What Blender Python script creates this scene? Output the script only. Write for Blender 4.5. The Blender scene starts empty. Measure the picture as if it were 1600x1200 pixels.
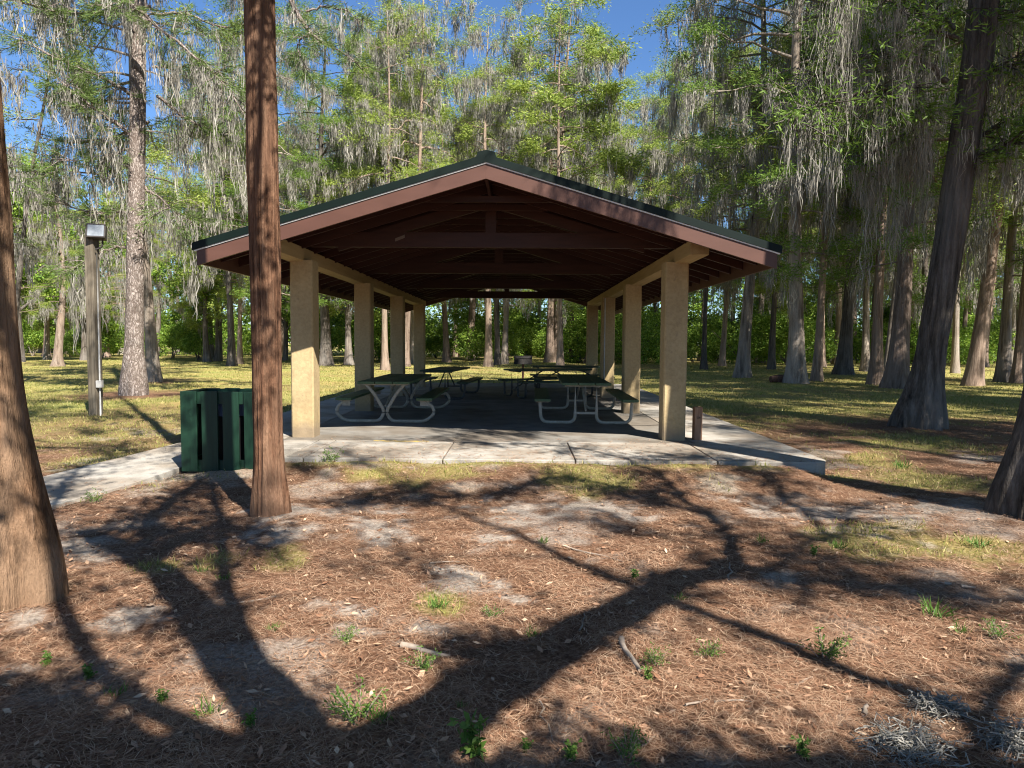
import bpy, math
import numpy as np
from mathutils import Vector, Matrix

sc = bpy.context.scene
COL = sc.collection
R = math.radians
rg = np.random.default_rng(7)

# ------------------------------------------------------------------ camera
F = 1080.0
PITCH = math.atan(65/F); YAW = math.atan(13/F); ROLL = 0.007
cam = bpy.data.cameras.new('camera')
cam_o = bpy.data.objects.new('camera', cam); COL.objects.link(cam_o)
CR = Matrix.Rotation(YAW, 3, 'Z') @ Matrix.Rotation(math.pi/2-PITCH, 3, 'X') @ Matrix.Rotation(ROLL, 3, 'Z')
CP = Vector((0, 0, 1.6))
cam_o.matrix_world = Matrix.Translation(CP) @ CR.to_4x4()
cam.sensor_width = 36; cam.lens = 36*F/1600; cam.clip_end = 2000; cam.clip_start = .05
sc.camera = cam_o
def ray(px, py):
    return CR @ Vector(((px-800)/F, -(py-600)/F, -1))
def gp(px, py, z=0.0):
    d = ray(px, py); t = (z-CP.z)/d.z
    p = CP+d*t; return (p.x, p.y)
def at(px, py, Y):
    d = ray(px, py); t = Y/d.y
    return CP+d*t

# ------------------------------------------------------------------ light
AZ, EL = R(34), R(46)
SUN = Vector((math.sin(AZ)*math.cos(EL), -math.cos(AZ)*math.cos(EL), math.sin(EL)))
sl = bpy.data.lights.new('sun', 'SUN'); sl.energy = 5.0; sl.angle = R(.5); sl.color = (1, .95, .87)
so = bpy.data.objects.new('sun', sl); COL.objects.link(so)
so.rotation_euler = SUN.to_track_quat('Z', 'Y').to_euler()
w = bpy.data.worlds.new('World'); sc.world = w; w.use_nodes = True
nt = w.node_tree
sky = nt.nodes.new('ShaderNodeTexSky'); sky.sky_type = 'NISHITA'; sky.sun_disc = False
sky.sun_elevation = EL; sky.sun_rotation = math.atan2(SUN.x, SUN.y); sky.ozone_density = 10.0; sky.air_density = 1.0; sky.dust_density = 0
nt.links.new(sky.outputs[0], nt.nodes['Background'].inputs[0])
nt.nodes['Background'].inputs[1].default_value = .060
sc.view_settings.view_transform = 'Standard'; sc.view_settings.look = 'None'
sc.view_settings.exposure = 1.58; sc.view_settings.gamma = 1
sc.cycles.max_bounces = 6; sc.cycles.diffuse_bounces = 2; sc.cycles.transmission_bounces = 3
sc.cycles.use_denoising = True; sc.cycles.filter_width = 1.1
sc.cycles.sample_clamp_indirect = 6

# ------------------------------------------------------------------ noise
def _h(ix, iy, iz, s):
    n = (ix.astype(np.int64)*374761393 + iy.astype(np.int64)*668265263 + iz.astype(np.int64)*2147483647 + s*974711)
    n = (n ^ (n >> 13))*1274126177 & 0x7fffffff
    n = (n ^ (n >> 16)) & 0xffff
    return n/65535.0
def vn(x, y, z=0, s=0):
    x = np.asarray(x, float); y = np.asarray(y, float); z = np.asarray(z, float)+0*x
    fx, fy, fz = np.floor(x), np.floor(y), np.floor(z)
    u, v, t = x-fx, y-fy, z-fz
    u = u*u*(3-2*u); v = v*v*(3-2*v); t = t*t*(3-2*t)
    r = 0
    for a in (0, 1):
        for b in (0, 1):
            for c in (0, 1):
                r = r + _h(fx+a, fy+b, fz+c, s)*(u if a else 1-u)*(v if b else 1-v)*(t if c else 1-t)
    return r
def fbm(x, y, z=0, s=0, o=4):
    r = 0; a = .5; n = 0
    for i in range(o):
        r = r+a*vn(x*2**i, y*2**i, np.asarray(z)*2**i, s+i*17); n += a; a *= .5
    return r/n
def sst(a, b, x):
    t = np.clip((x-a)/(b-a), 0, 1); return t*t*(3-2*t)

# ------------------------------------------------------------------ materials
def mat(name):
    m = bpy.data.materials.new(name); m.use_nodes = True
    n = m.node_tree.nodes; l = m.node_tree.links
    return m, n, l, n['Principled BSDF']
def ramp(n, stops):
    r = n.new('ShaderNodeValToRGB'); e = r.color_ramp.elements
    while len(e) < len(stops): e.new(.5)
    for i, (p, c) in enumerate(stops):
        e[i].position = p; e[i].color = (*c, 1)
    return r
def coords(n, l, scale=(1, 1, 1), kind='Object', src=None):
    t = n.new('ShaderNodeTexCoord'); m = n.new('ShaderNodeMapping'); m.inputs['Scale'].default_value = scale
    l.new(t.outputs[kind], m.inputs[0]); return m.outputs[0]
def noise(n, l, vec, scale, detail=5, rough=.6):
    t = n.new('ShaderNodeTexNoise'); t.inputs['Scale'].default_value = scale
    t.inputs['Detail'].default_value = detail; t.inputs['Roughness'].default_value = rough
    l.new(vec, t.inputs['Vector']); return t
def bump(n, l, h, strength, dist, b):
    t = n.new('ShaderNodeBump'); t.inputs['Strength'].default_value = strength; t.inputs['Distance'].default_value = dist
    l.new(h, t.inputs['Height']); l.new(t.outputs[0], b.inputs['Normal']); return t
def mixc(n, l, fac, a, b, mode='MIX'):
    t = n.new('ShaderNodeMix'); t.data_type = 'RGBA'; t.blend_type = mode
    for v, i in ((fac, 0), (a, 6), (b, 7)):
        if hasattr(v, 'links'): l.new(v, t.inputs[i])
        else: t.inputs[i].default_value = v if i == 0 else (*v, 1)
    return t.outputs[2]
def simple(name, c1, c2, scale=8, rough=.6, bs=.0, stretch=(1, 1, 1), bd=.01, metal=0, detail=5, lo=.3, hi=.7, spec=.3):
    m, n, l, b = mat(name)
    v = coords(n, l, stretch); t = noise(n, l, v, scale, detail)
    r = ramp(n, [(lo, c1), (hi, c2)]); l.new(t.outputs[0], r.inputs[0]); l.new(r.outputs[0], b.inputs['Base Color'])
    b.inputs['Roughness'].default_value = rough; b.inputs['Metallic'].default_value = metal
    b.inputs['Specular IOR Level'].default_value = spec
    if bs: bump(n, l, t.outputs[0], bs, bd, b)
    return m
def bark(name, dark, mid, light, sc1=9, sz=.12, bs=.9, bd=.03, patch=None):
    m, n, l, b = mat(name)
    v = coords(n, l, (1, 1, sz)); t = noise(n, l, v, sc1, 8, .65)
    v2 = coords(n, l, (1, 1, .35)); t2 = noise(n, l, v2, 1.6, 3)
    t3 = noise(n, l, coords(n, l, (1, 1, .3)), 45, 4, .7)
    r = ramp(n, [(.30, dark), (.48, mid), (.72, light)]); l.new(t.outputs[0], r.inputs[0])
    c = r.outputs[0]
    r3 = ramp(n, [(.3, (.62,)*3), (.7, (1.25,)*3)]); l.new(t3.outputs[0], r3.inputs[0])
    c = mixc(n, l, .8, c, r3.outputs[0], 'MULTIPLY')
    if patch:
        r2 = ramp(n, [(.45, (0, 0, 0)), (.62, (1, 1, 1))]); l.new(t2.outputs[0], r2.inputs[0])
        ml = n.new('ShaderNodeMath'); ml.operation = 'MULTIPLY'; ml.inputs[1].default_value = .6
        l.new(r2.outputs[0], ml.inputs[0])
        c = mixc(n, l, ml.outputs[0], c, patch)
    oi = n.new('ShaderNodeObjectInfo'); r4 = ramp(n, [(0, (.72,)*3), (1, (1.2, 1.16, 1.1))]); l.new(oi.outputs['Random'], r4.inputs[0])
    c = mixc(n, l, 1.0, c, r4.outputs[0], 'MULTIPLY')
    l.new(c, b.inputs['Base Color']); b.inputs['Roughness'].default_value = .95; b.inputs['Specular IOR Level'].default_value = .1
    ad = n.new('ShaderNodeMath'); ad.operation = 'ADD'; ad.inputs[1].default_value = 0
    mu = n.new('ShaderNodeMath'); mu.operation = 'MULTIPLY_ADD'; mu.inputs[1].default_value = .35
    l.new(t3.outputs[0], mu.inputs[0]); l.new(t.outputs[0], mu.inputs[2])
    bump(n, l, mu.outputs[0], bs, bd, b)
    return m
def leafmat(name, cols, trans=.35, rough=.6):
    m, n, l, b = mat(name)
    g = n.new('ShaderNodeNewGeometry')
    r = ramp(n, [(i/(len(cols)-1), c) for i, c in enumerate(cols)]); l.new(g.outputs['Random Per Island'], r.inputs[0])
    l.new(r.outputs[0], b.inputs['Base Color']); b.inputs['Roughness'].default_value = rough; b.inputs['Specular IOR Level'].default_value = .25
    if trans:
        t = n.new('ShaderNodeBsdfTranslucent'); l.new(r.outputs[0], t.inputs[0])
        mx = n.new('ShaderNodeMixShader'); mx.inputs[0].default_value = trans
        l.new(b.outputs[0], mx.inputs[1]); l.new(t.outputs[0], mx.inputs[2])
        l.new(mx.outputs[0], n['Material Output'].inputs[0])
    return m
M = {}
M['cypress_bark'] = bark('cypress_bark', (.07, .056, .046), (.21, .175, .145), (.38, .335, .285), 9, .07, 1, .05, (.31, .28, .25))
M['dark_bark'] = bark('dark_bark', (.028, .024, .020), (.11, .093, .078), (.225, .195, .168), 12, .06, 1, .06, (.19, .175, .16))
M['red_bark'] = bark('red_bark', (.026, .013, .008), (.165, .086, .052), (.30, .185, .12), 24, .045, 1, .06, (.20, .125, .085))
M['brown_bark'] = bark('brown_bark', (.028, .015, .009), (.14, .08, .046), (.27, .175, .115), 18, .05, 1, .06, (.24, .165, .11))
M['cream_bark'] = bark('cream_bark', (.09, .065, .05), (.26, .20, .155), (.38, .315, .255), 9, .08, 1, .03, (.30, .22, .17))
def pine_bark():
    m, n, l, b = mat('pine_bark')
    v = coords(n, l, (1, 1, .4)); wn = noise(n, l, v, 7, 4)
    vo = n.new('ShaderNodeTexVoronoi'); vo.inputs['Scale'].default_value = 18
    mx = mixc(n, l, .2, v, wn.outputs['Color']); l.new(mx, vo.inputs['Vector'])
    ve = n.new('ShaderNodeTexVoronoi'); ve.feature = 'DISTANCE_TO_EDGE'; ve.inputs['Scale'].default_value = 18; l.new(mx, ve.inputs['Vector'])
    r = ramp(n, [(0, (.11, .085, .07)), (.09, (.20, .172, .15)), (.28, (.32, .285, .255))]); l.new(ve.outputs['Distance'], r.inputs[0])
    r2 = ramp(n, [(0, (.7, .65, .62)), (1, (1.2, 1.15, 1.15))]); l.new(vo.outputs['Color'], r2.inputs[0])
    c = mixc(n, l, 1, r.outputs[0], r2.outputs[0], 'MULTIPLY'); l.new(c, b.inputs['Base Color']); b.inputs['Roughness'].default_value = .95
    b.inputs['Specular IOR Level'].default_value = .1
    bump(n, l, ve.outputs['Distance'], 1, .05, b); return m
M['pine_bark'] = pine_bark()
M['tan_bark'] = bark('tan_bark', (.085, .062, .048), (.215, .158, .122), (.36, .285, .235), 10, .07, 1, .05, (.27, .205, .165))
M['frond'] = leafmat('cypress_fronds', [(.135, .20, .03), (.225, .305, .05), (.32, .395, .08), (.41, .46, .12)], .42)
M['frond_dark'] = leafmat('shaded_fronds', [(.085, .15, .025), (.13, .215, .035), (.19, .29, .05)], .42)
M['needle'] = leafmat('pine_needles', [(.08, .13, .03), (.12, .18, .045), (.16, .22, .06)], .3)
M['broad'] = leafmat('broad_leaves', [(.08, .16, .02), (.15, .26, .035), (.24, .36, .05), (.32, .42, .07)], .38, .45)
M['moss'] = leafmat('spanish_moss', [(.17, .158, .132), (.28, .262, .222), (.40, .375, .33)], .3, .9)
M['weed'] = leafmat('weed_leaves', [(.05, .11, .015), (.085, .16, .025), (.13, .20, .045)], .3)
M['straw'] = leafmat('pine_straw', [(.11, .052, .028), (.215, .108, .06), (.335, .195, .118), (.46, .33, .22)], 0, .8)
M['grass'] = leafmat('grass_blades', [(.13, .155, .028), (.22, .22, .05), (.31, .28, .09), (.40, .33, .145)], .25, .7)
M['twig'] = simple('dead_wood', (.15, .11, .08), (.30, .25, .20), 14, .9, .5)

# ------------------------------------------------------------------ mesh building
class MB:
    def __init__(self): self.v = []; self.f = []; self.n = 0
    def add(self, V, Fs):
        V = np.asarray(V, float).reshape(-1, 3); Fs = np.asarray(Fs, int)
        self.v.append(V); self.f.append(Fs+self.n); self.n += len(V); return self
    def box(self, c, s, rz=0, taper=None):
        x, y, z = [a/2 for a in s]
        P = np.array([[i*x, j*y, k*z] for k in (-1, 1) for j in (-1, 1) for i in (-1, 1)], float)
        ca, sa = math.cos(rz), math.sin(rz)
        P = P @ np.array([[ca, sa, 0], [-sa, ca, 0], [0, 0, 1]]) + np.array(c)
        return self.add(P, [[0, 2, 3, 1], [4, 5, 7, 6], [0, 1, 5, 4], [2, 6, 7, 3], [0, 4, 6, 2], [1, 3, 7, 5]])
    def prism(self, poly, d0, d1, axis=1):
        """polygon in the two other axes, extruded along axis from d0 to d1"""
        n = len(poly); P = []
        for d in (d0, d1):
            for a, b in poly:
                p = [0, 0, 0]; o = [i for i in range(3) if i != axis]; p[o[0]] = a; p[o[1]] = b; p[axis] = d; P.append(p)
        self.add(P, [[i, (i+1) % n, n+(i+1) % n, n+i] for i in range(n)])
        self.ng = getattr(self, 'ng', []) ; b0 = self.n-2*n
        self.ng += [list(range(b0, b0+n))[::-1], list(range(b0+n, b0+2*n))]
        return self
    def tube(self, path, rad, n=8, cap=True):
        path = np.asarray(path, float); m = len(path); rad = np.broadcast_to(np.asarray(rad, float), (m,))
        t = np.gradient(path, axis=0); t /= np.linalg.norm(t, axis=1)[:, None]+1e-9
        ref = np.array([0, 0, 1.]) if abs(t[:, 2]).mean() < .8 else np.array([1., 0, 0])
        a = np.cross(t, ref); a /= np.linalg.norm(a, axis=1)[:, None]+1e-9; b = np.cross(t, a)
        th = np.linspace(0, 2*np.pi, n, endpoint=False)
        V = path[:, None, :]+rad[:, None, None]*(np.cos(th)[None, :, None]*a[:, None, :]+np.sin(th)[None, :, None]*b[:, None, :])
        i, j = np.meshgrid(np.arange(m-1), np.arange(n), indexing='ij'); j2 = (j+1) % n
        Fq = np.stack([i*n+j, i*n+j2, (i+1)*n+j2, (i+1)*n+j], -1).reshape(-1, 4)
        b0 = self.n
        self.add(V, Fq)
        if cap:
            self.ng = getattr(self, 'ng', []); self.ng += [[b0+k for k in range(n)], [b0+(m-1)*n+k for k in range(n)][::-1]]
        return self
    def build(self, name, m, parent=None, smooth=False, bevel=0, loc=None):
        V = np.concatenate(self.v); me = bpy.data.meshes.new(name)
        fl = []; sizes = []
        for q in self.f:
            fl.append(q.ravel()); sizes.append(np.full(len(q), q.shape[1]))
        for g in getattr(self, 'ng', []):
            fl.append(np.array(g)); sizes.append(np.array([len(g)]))
        lo = np.concatenate(fl); sz = np.concatenate(sizes); st = np.concatenate([[0], np.cumsum(sz)[:-1]])
        me.vertices.add(len(V)); me.vertices.foreach_set('co', V.astype(np.float32).ravel())
        me.loops.add(len(lo)); me.loops.foreach_set('vertex_index', lo.astype(np.int32))
        me.polygons.add(len(sz)); me.polygons.foreach_set('loop_start', st.astype(np.int32)); me.polygons.foreach_set('loop_total', sz.astype(np.int32))
        me.polygons.foreach_set('use_smooth', np.full(len(sz), bool(smooth)))
        me.update(calc_edges=True); me.materials.append(m)
        o = bpy.data.objects.new(name, me); COL.objects.link(o)
        if parent: o.parent = parent
        if loc is not None: o.location = loc
        if bevel:
            bv = o.modifiers.new('bevel', 'BEVEL'); bv.width = bevel; bv.segments = 2; bv.limit_method = 'ANGLE'
        return o
def tag(o, label=None, cat=None, group=None, kind=None):
    for k, v in (('label', label), ('category', cat), ('group', group), ('kind', kind)):
        if v: o[k] = v
    return o
def empty(name, loc=(0, 0, 0), rz=0):
    o = bpy.data.objects.new(name, None); COL.objects.link(o); o.location = loc; o.rotation_euler = (0, 0, rz); o.empty_display_size = .2
    return o
def copy_tree(root):
    c = root.copy(); COL.objects.link(c)
    for k in ('label', 'group'):
        if k in c: del c[k]
    for ch in root.children:
        d = ch.copy(); COL.objects.link(d); d.parent = c
        for g in ch.children:
            e = g.copy(); COL.objects.link(e); e.parent = d
    return c

# ------------------------------------------------------------------ ground
SL = dict(x0=-4.8, x1=3.85, y0=8.5, y1=24.6, top=.15)
slab_poly = [(-2.95, 8.5), (3.70, 8.5), (3.85, 8.66), (3.85, 24.6), (-4.8, 24.6), (-4.8, 9.25), (-2.95, 9.25)]
path_c = [(-4.55, 10.2), (-4.55, 9.0), (-4.78, 7.6), (-5.02, 6.4), (-5.45, 4.6), (-6.0, 2.6), (-6.6, .6), (-7.3, -1.6)]
trunks_near = []   # (x, y, r) used by the ground masks
def axis(lo, hi, d, far, g=1.13):
    a = list(np.arange(lo, hi, d)); s = d; x = hi
    while x < far[1]: a.append(x); s *= g; x += s
    s = d; x = lo-d; p = []
    while x > far[0]: p.append(x); s *= g; x -= s
    return np.array(p[::-1]+a)
NEAR = [(-3.2, 4.05, .55), (-2.26, 6.17, .3), (4.85, 6.4, .6), (7.55, 13.2, .7)]
SAND = [(720, 905, .32), (690, 890, .2), (545, 960, .25), (560, 985, .22), (640, 985, .2), (520, 800, .6), (470, 830, .45), (600, 830, .5), (850, 808, .9), (930, 800, .7), (760, 840, .3), (1350, 800, 1.1), (1480, 800, .8), (1290, 790, .6), (120, 862, .4), (210, 965, .22), (60, 975, .25), (45, 1050, .16), (100, 1040, .1), (940, 870, .25), (800, 925, .15), (1220, 900, .2), (1170, 905, .14)]
GRS = [(600, 745, .7), (510, 735, .3), (720, 740, .6), (900, 760, .7), (1050, 740, .5), (1420, 745, .8), (1360, 720, .7), (1480, 850, .5), (1540, 848, .5), (1330, 845, .4), (1400, 830, .5), (680, 940, .16), (700, 945, .14), (450, 870, .2), (1430, 690, 1.2), (250, 890, .2), (330, 880, .2)]
def masks(x, y):
    n1 = fbm(x*.9, y*.9, 0, 3); n2 = fbm(x*2.7, y*2.7, 0, 9); n3 = fbm(x*.25, y*.25, 0, 21)
    lim = 11.5+3.2*sst(2.5, 6, x)-2.2*sst(-3, -6, x)
    grass = sst(lim-3, lim+2.5, y+(n1-.5)*9+(n2-.5)*3)
    grass = grass*(.55+.45*sst(.30, .55, n3+.35*(n2-.5)))
    for X, Y, r in NEAR+[(-11.2, 20.1, 1.0), (-14.1, 26.6, .8)]:
        grass = grass*sst(r*1.1, r*2.6, np.hypot(x-X, (y-Y))+(n2-.5)*.8)
    gpatch = 0*x
    for a, b, r in GRS:
        X, Y = gp(a, b); d = np.hypot(x-X, (y-Y)*.8)/r+(n2-.5)*1.6+(n1-.5)
        gpatch = np.maximum(gpatch, .75*sst(1.1, .3, d))
    sand = .6*sst(.555, .70, n2*.5+n1*.5+.02*np.sin(x*3))*sst(15, 10, y)
    for a, b, r in SAND:
        X, Y = gp(a, b); d = np.hypot(x-X, (y-Y)*1.3)/(r*.92)+(n2-.5)*2.6+(fbm(x*9, y*9, 0, 31)-.5)*2.2
        sand = np.maximum(sand, sst(1.05, .1, d)*.9)
    grass = np.maximum(grass, gpatch); grass = np.maximum(grass, .8*sst(8.0, 8.4, y)*sst(8.75, 8.6, y)*sst(4.4, 3.8, x)*sst(-3.0, -2.6, x)*sst(.35, .6, n2))
    return grass, sand*(1-.5*gpatch)
def gz(x, y):
    x = np.asarray(x, float); y = np.asarray(y, float)
    z = (fbm(x*1.1, y*1.1, 0, 41)-.5)*.09+(fbm(x*5, y*5, 0, 43, 3)-.5)*.03
    near = (y < 60)&(abs(x) < 60)
    z = z*np.where(near, 1, 0)-.01
    for X, Y, r in NEAR:
        z = z+.07*np.exp(-(np.hypot(x-X, y-Y)/(r*1.6))**2)
    z = z+.13*sst(6.8, 8.38, y)*sst(4.0, 3.1, x)*sst(-4.2, -3.0, x)+.03*sst(1.6, .8, path_dist(x, y))*(y < 9)
    ins = sst(-5.4, -4.9, x)*sst(4.4, 3.9, x)*sst(8.44, 8.56, y)*sst(25.2, 24.7, y)
    pd = path_dist(x, y); ins = np.maximum(ins, sst(.68, .56, pd))
    return z*(1-ins)-.035*ins
def path_dist(x, y):
    d = np.full(np.shape(x), 99.)
    for (ax, ay), (bx, by) in zip(path_c[:-1], path_c[1:]):
        ux, uy = bx-ax, by-ay; t = np.clip(((x-ax)*ux+(y-ay)*uy)/(ux*ux+uy*uy), 0, 1)
        d = np.minimum(d, np.hypot(x-ax-t*ux, y-ay-t*uy))
    return d
gx = axis(-8, 8, .055, (-420, 420)); gy = axis(1.2, 12, .055, (-200, 700))
GX, GY = np.meshgrid(gx, gy, indexing='ij'); GZ = gz(GX, GY)
nx, ny = len(gx), len(gy)
i, j = np.meshgrid(np.arange(nx-1), np.arange(ny-1), indexing='ij')
mb = MB(); mb.add(np.stack([GX, GY, GZ], -1), np.stack([i*ny+j, (i+1)*ny+j, (i+1)*ny+j+1, i*ny+j+1], -1).reshape(-1, 4))
def ground_mat():
    m, n, l, b = mat('ground_soil')
    at_ = n.new('ShaderNodeVertexColor'); at_.layer_name = 'cover'
    sp = n.new('ShaderNodeSeparateColor'); l.new(at_.outputs[0], sp.inputs[0])
    v = coords(n, l)
    t1 = noise(n, l, v, 38, 6, .75); t2 = noise(n, l, v, 5, 5); t3 = noise(n, l, v, 140, 3, .7); t4 = noise(n, l, v, .5, 4)
    straw = ramp(n, [(.28, (.05, .025, .015)), (.45, (.135, .07, .04)), (.62, (.24, .14, .084)), (.8, (.34, .235, .165))]); l.new(t1.outputs[0], straw.inputs[0])
    sv = ramp(n, [(.3, (.72, .70, .7)), (.7, (1.15, 1.12, 1.1))]); l.new(t2.outputs[0], sv.inputs[0])
    cs = mixc(n, l, 1, straw.outputs[0], sv.outputs[0], 'MULTIPLY')
    sand = ramp(n, [(.3, (.17, .13, .10)), (.5, (.36, .305, .25)), (.75, (.52, .46, .40))]); l.new(t1.outputs[0], sand.inputs[0])
    gr = ramp(n, [(.28, (.085, .085, .022)), (.45, (.22, .195, .06)), (.6, (.34, .29, .11)), (.8, (.44, .36, .18))]); l.new(t1.outputs[0], gr.inputs[0])
    gv = ramp(n, [(.35, (.85, 1.0, .8)), (.65, (1.15, 1.02, 1.0))]); l.new(t4.outputs[0], gv.inputs[0])
    cg = mixc(n, l, 1, gr.outputs[0], gv.outputs[0], 'MULTIPLY')
    c = mixc(n, l, sp.outputs[0], cs, cg)
    md = n.new('ShaderNodeMath'); md.operation = 'MULTIPLY_ADD'; md.inputs[1].default_value = .8; md.inputs[2].default_value = -.4
    l.new(t1.outputs[0], md.inputs[0]); ad = n.new('ShaderNodeMath'); ad.operation = 'ADD'; ad.use_clamp = True
    l.new(md.outputs[0], ad.inputs[0]); l.new(sp.outputs[1], ad.inputs[1])
    c = mixc(n, l, ad.outputs[0], c, sand.outputs[0]); l.new(c, b.inputs['Base Color'])
    b.inputs['Roughness'].default_value = .95; b.inputs['Specular IOR Level'].default_value = .1
    mu = n.new('ShaderNodeMath'); mu.operation = 'MULTIPLY_ADD'; mu.inputs[1].default_value = .4
    l.new(t3.outputs[0], mu.inputs[0]); l.new(t1.outputs[0], mu.inputs[2])
    bump(n, l, mu.outputs[0], .9, .03, b); return m
go = mb.build('ground', ground_mat(), smooth=True); tag(go, kind='structure')
g_, s_ = masks(GX.ravel(), GY.ravel())
ca = go.data.color_attributes.new('cover', 'FLOAT_COLOR', 'POINT')
ca.data.foreach_set('color', np.stack([g_, s_, 0*g_, 0*g_+1], -1).astype(np.float32).ravel())

# ------------------------------------------------------------------ concrete
def concrete(name, k=1.0, warm=(1, 1, 1)):
    m, n, l, b = mat(name); v = coords(n, l)
    t = noise(n, l, v, 3, 6, .6); t2 = noise(n, l, v, 60, 4, .7); t3 = noise(n, l, v, .8, 3)
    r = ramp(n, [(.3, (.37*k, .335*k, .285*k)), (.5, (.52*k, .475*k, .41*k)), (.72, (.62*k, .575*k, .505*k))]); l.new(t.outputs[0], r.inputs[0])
    r2 = ramp(n, [(.3, (.8,)*3), (.7, (1.12,)*3)]); l.new(t2.outputs[0], r2.inputs[0])
    c = mixc(n, l, 1, r.outputs[0], r2.outputs[0], 'MULTIPLY')
    r3 = ramp(n, [(.42, (.78, .72, .66)), (.55, (1, 1, 1))]); l.new(t3.outputs[0], r3.inputs[0])
    c = mixc(n, l, 1, c, r3.outputs[0], 'MULTIPLY')
    l.new(c, b.inputs['Base Color']); b.inputs['Roughness'].default_value = .85; b.inputs['Specular IOR Level'].default_value = .25
    bump(n, l, t2.outputs[0], .35, .006, b); return m
M['concrete'] = concrete('concrete', .60); M['floor'] = concrete('shaded_floor', .36)  # floor: same concrete, colour darkened for the shade under the roof
M['joint'] = simple('joint_filler', (.05, .04, .03), (.13, .1, .075), 30, .9)
def walkway():
    # perimeter strip and joints; slab built from panels with real gaps over a lower bed
    top = SL['top']
    fp = [(-2.95, 8.5), (-2.95, 9.25), (-4.8, 9.25), (-4.8, 24.6), (3.85, 24.6), (3.85, 8.66), (3.70, 8.5)]
    s = MB(); s.prism([(max(-4.77, min(3.8, x))+(.03 if x == -2.95 else 0)-(.03 if x == 3.70 else 0), y+(.04 if y < 9 else .03 if y < 10 else -.03)) for x, y in fp], -.2, top-.02, 2)
    o = s.build('slab', M['joint']); tag(o, kind='structure')
    p = MB(); g = .008
    xs = [-2.7, -.96, .69, 2.45]
    rows = [(8.5, 10.06)]
    edges = [-2.95]+xs+[3.70]
    for a, b in zip(edges[:-1], edges[1:]):
        if b > 3.6: p.prism([(a+g, 8.5), (3.66, 8.5), (3.80, 8.56), (3.86, 8.70), (3.86, 10.06-g), (a+g, 10.06-g)], -.19, top, 2)
        else: p.prism([(a+g, 8.5), (b-g, 8.5), (b-g, 10.06-g), (a+g, 10.06-g)], -.19, top, 2)
    p.prism([(-4.81, 9.24), (-2.96, 9.24), (-2.96, 10.06-g), (-4.81, 10.06-g)], -.19, top, 2)
    yy = [10.06, 13.6, 17.2, 20.8, 24.6]
    for a, b in zip(yy[:-1], yy[1:]):
        p.prism([(2.55+g, a+g), (3.86, a+g), (3.86, b-g), (2.55+g, b-g)], -.19, top, 2)
        p.prism([(-4.81, a+g), (-3.5-g, a+g), (-3.5-g, b-g), (-4.81, b-g)], -.19, top, 2)
    p.build('walkway', M['concrete'], o, bevel=.012)
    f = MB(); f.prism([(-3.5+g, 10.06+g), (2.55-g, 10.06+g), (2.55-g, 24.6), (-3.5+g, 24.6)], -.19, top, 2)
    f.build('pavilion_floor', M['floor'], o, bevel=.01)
    # worn yellow paint on the walkway behind the joint
    pm = MB(); x0, x1 = gp(585, 688, top)[0], gp(672, 688, top)[0]; n = 40
    xx = np.linspace(x0, x1, n); a = 9.93+.05*vn(xx*14, 0*xx, 0, 5); b = 10.02+.04*(vn(xx*22, 0*xx, 0, 8)-.5)
    V = np.concatenate([np.stack([xx, a, 0*xx+top+.004], -1), np.stack([xx, b, 0*xx+top+.004], -1)])
    pm.add(V, [[k, k+1, n+k+1, n+k] for k in range(n-1)])
    pm.build('paint_mark', simple('yellow_paint', (.5, .33, .07), (.62, .45, .13), 25, .7), o)
    return o
walkway()
def path_build():
    P = np.array(path_c); t = np.gradient(P, axis=0); t /= np.linalg.norm(t, axis=1)[:, None]
    nrm = np.stack([-t[:, 1], t[:, 0]], -1); wd = np.array([.25, .55, .62, .62, .62, .62, .62, .62])
    # fine resample
    u = np.linspace(0, len(P)-1, 60); k = np.arange(len(P))
    P2 = np.stack([np.interp(u, k, P[:, 0]), np.interp(u, k, P[:, 1])], -1); N2 = np.stack([np.interp(u, k, nrm[:, 0]), np.interp(u, k, nrm[:, 1])], -1); W2 = np.interp(u, k, wd)
    z = np.interp(u, [0, 1.0, 2.2, 7.0], [.145, .09, .04, .03])
    L = P2+N2*W2[:, None]; Rr = P2-N2*W2[:, None]; m = len(u)
    V = np.concatenate([np.column_stack([L, z]), np.column_stack([Rr, z]), np.column_stack([L, z-.2]), np.column_stack([Rr, z-.2])])
    Fq = []
    for q in range(m-1):
        Fq += [[q, q+1, m+q+1, m+q], [2*m+q, 2*m+q+1, q+1, q], [m+q, m+q+1, 3*m+q+1, 3*m+q]]
    b = MB(); b.add(V, Fq); o = b.build('path', M['concrete']); tag(o, kind='structure')
path_build()
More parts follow.
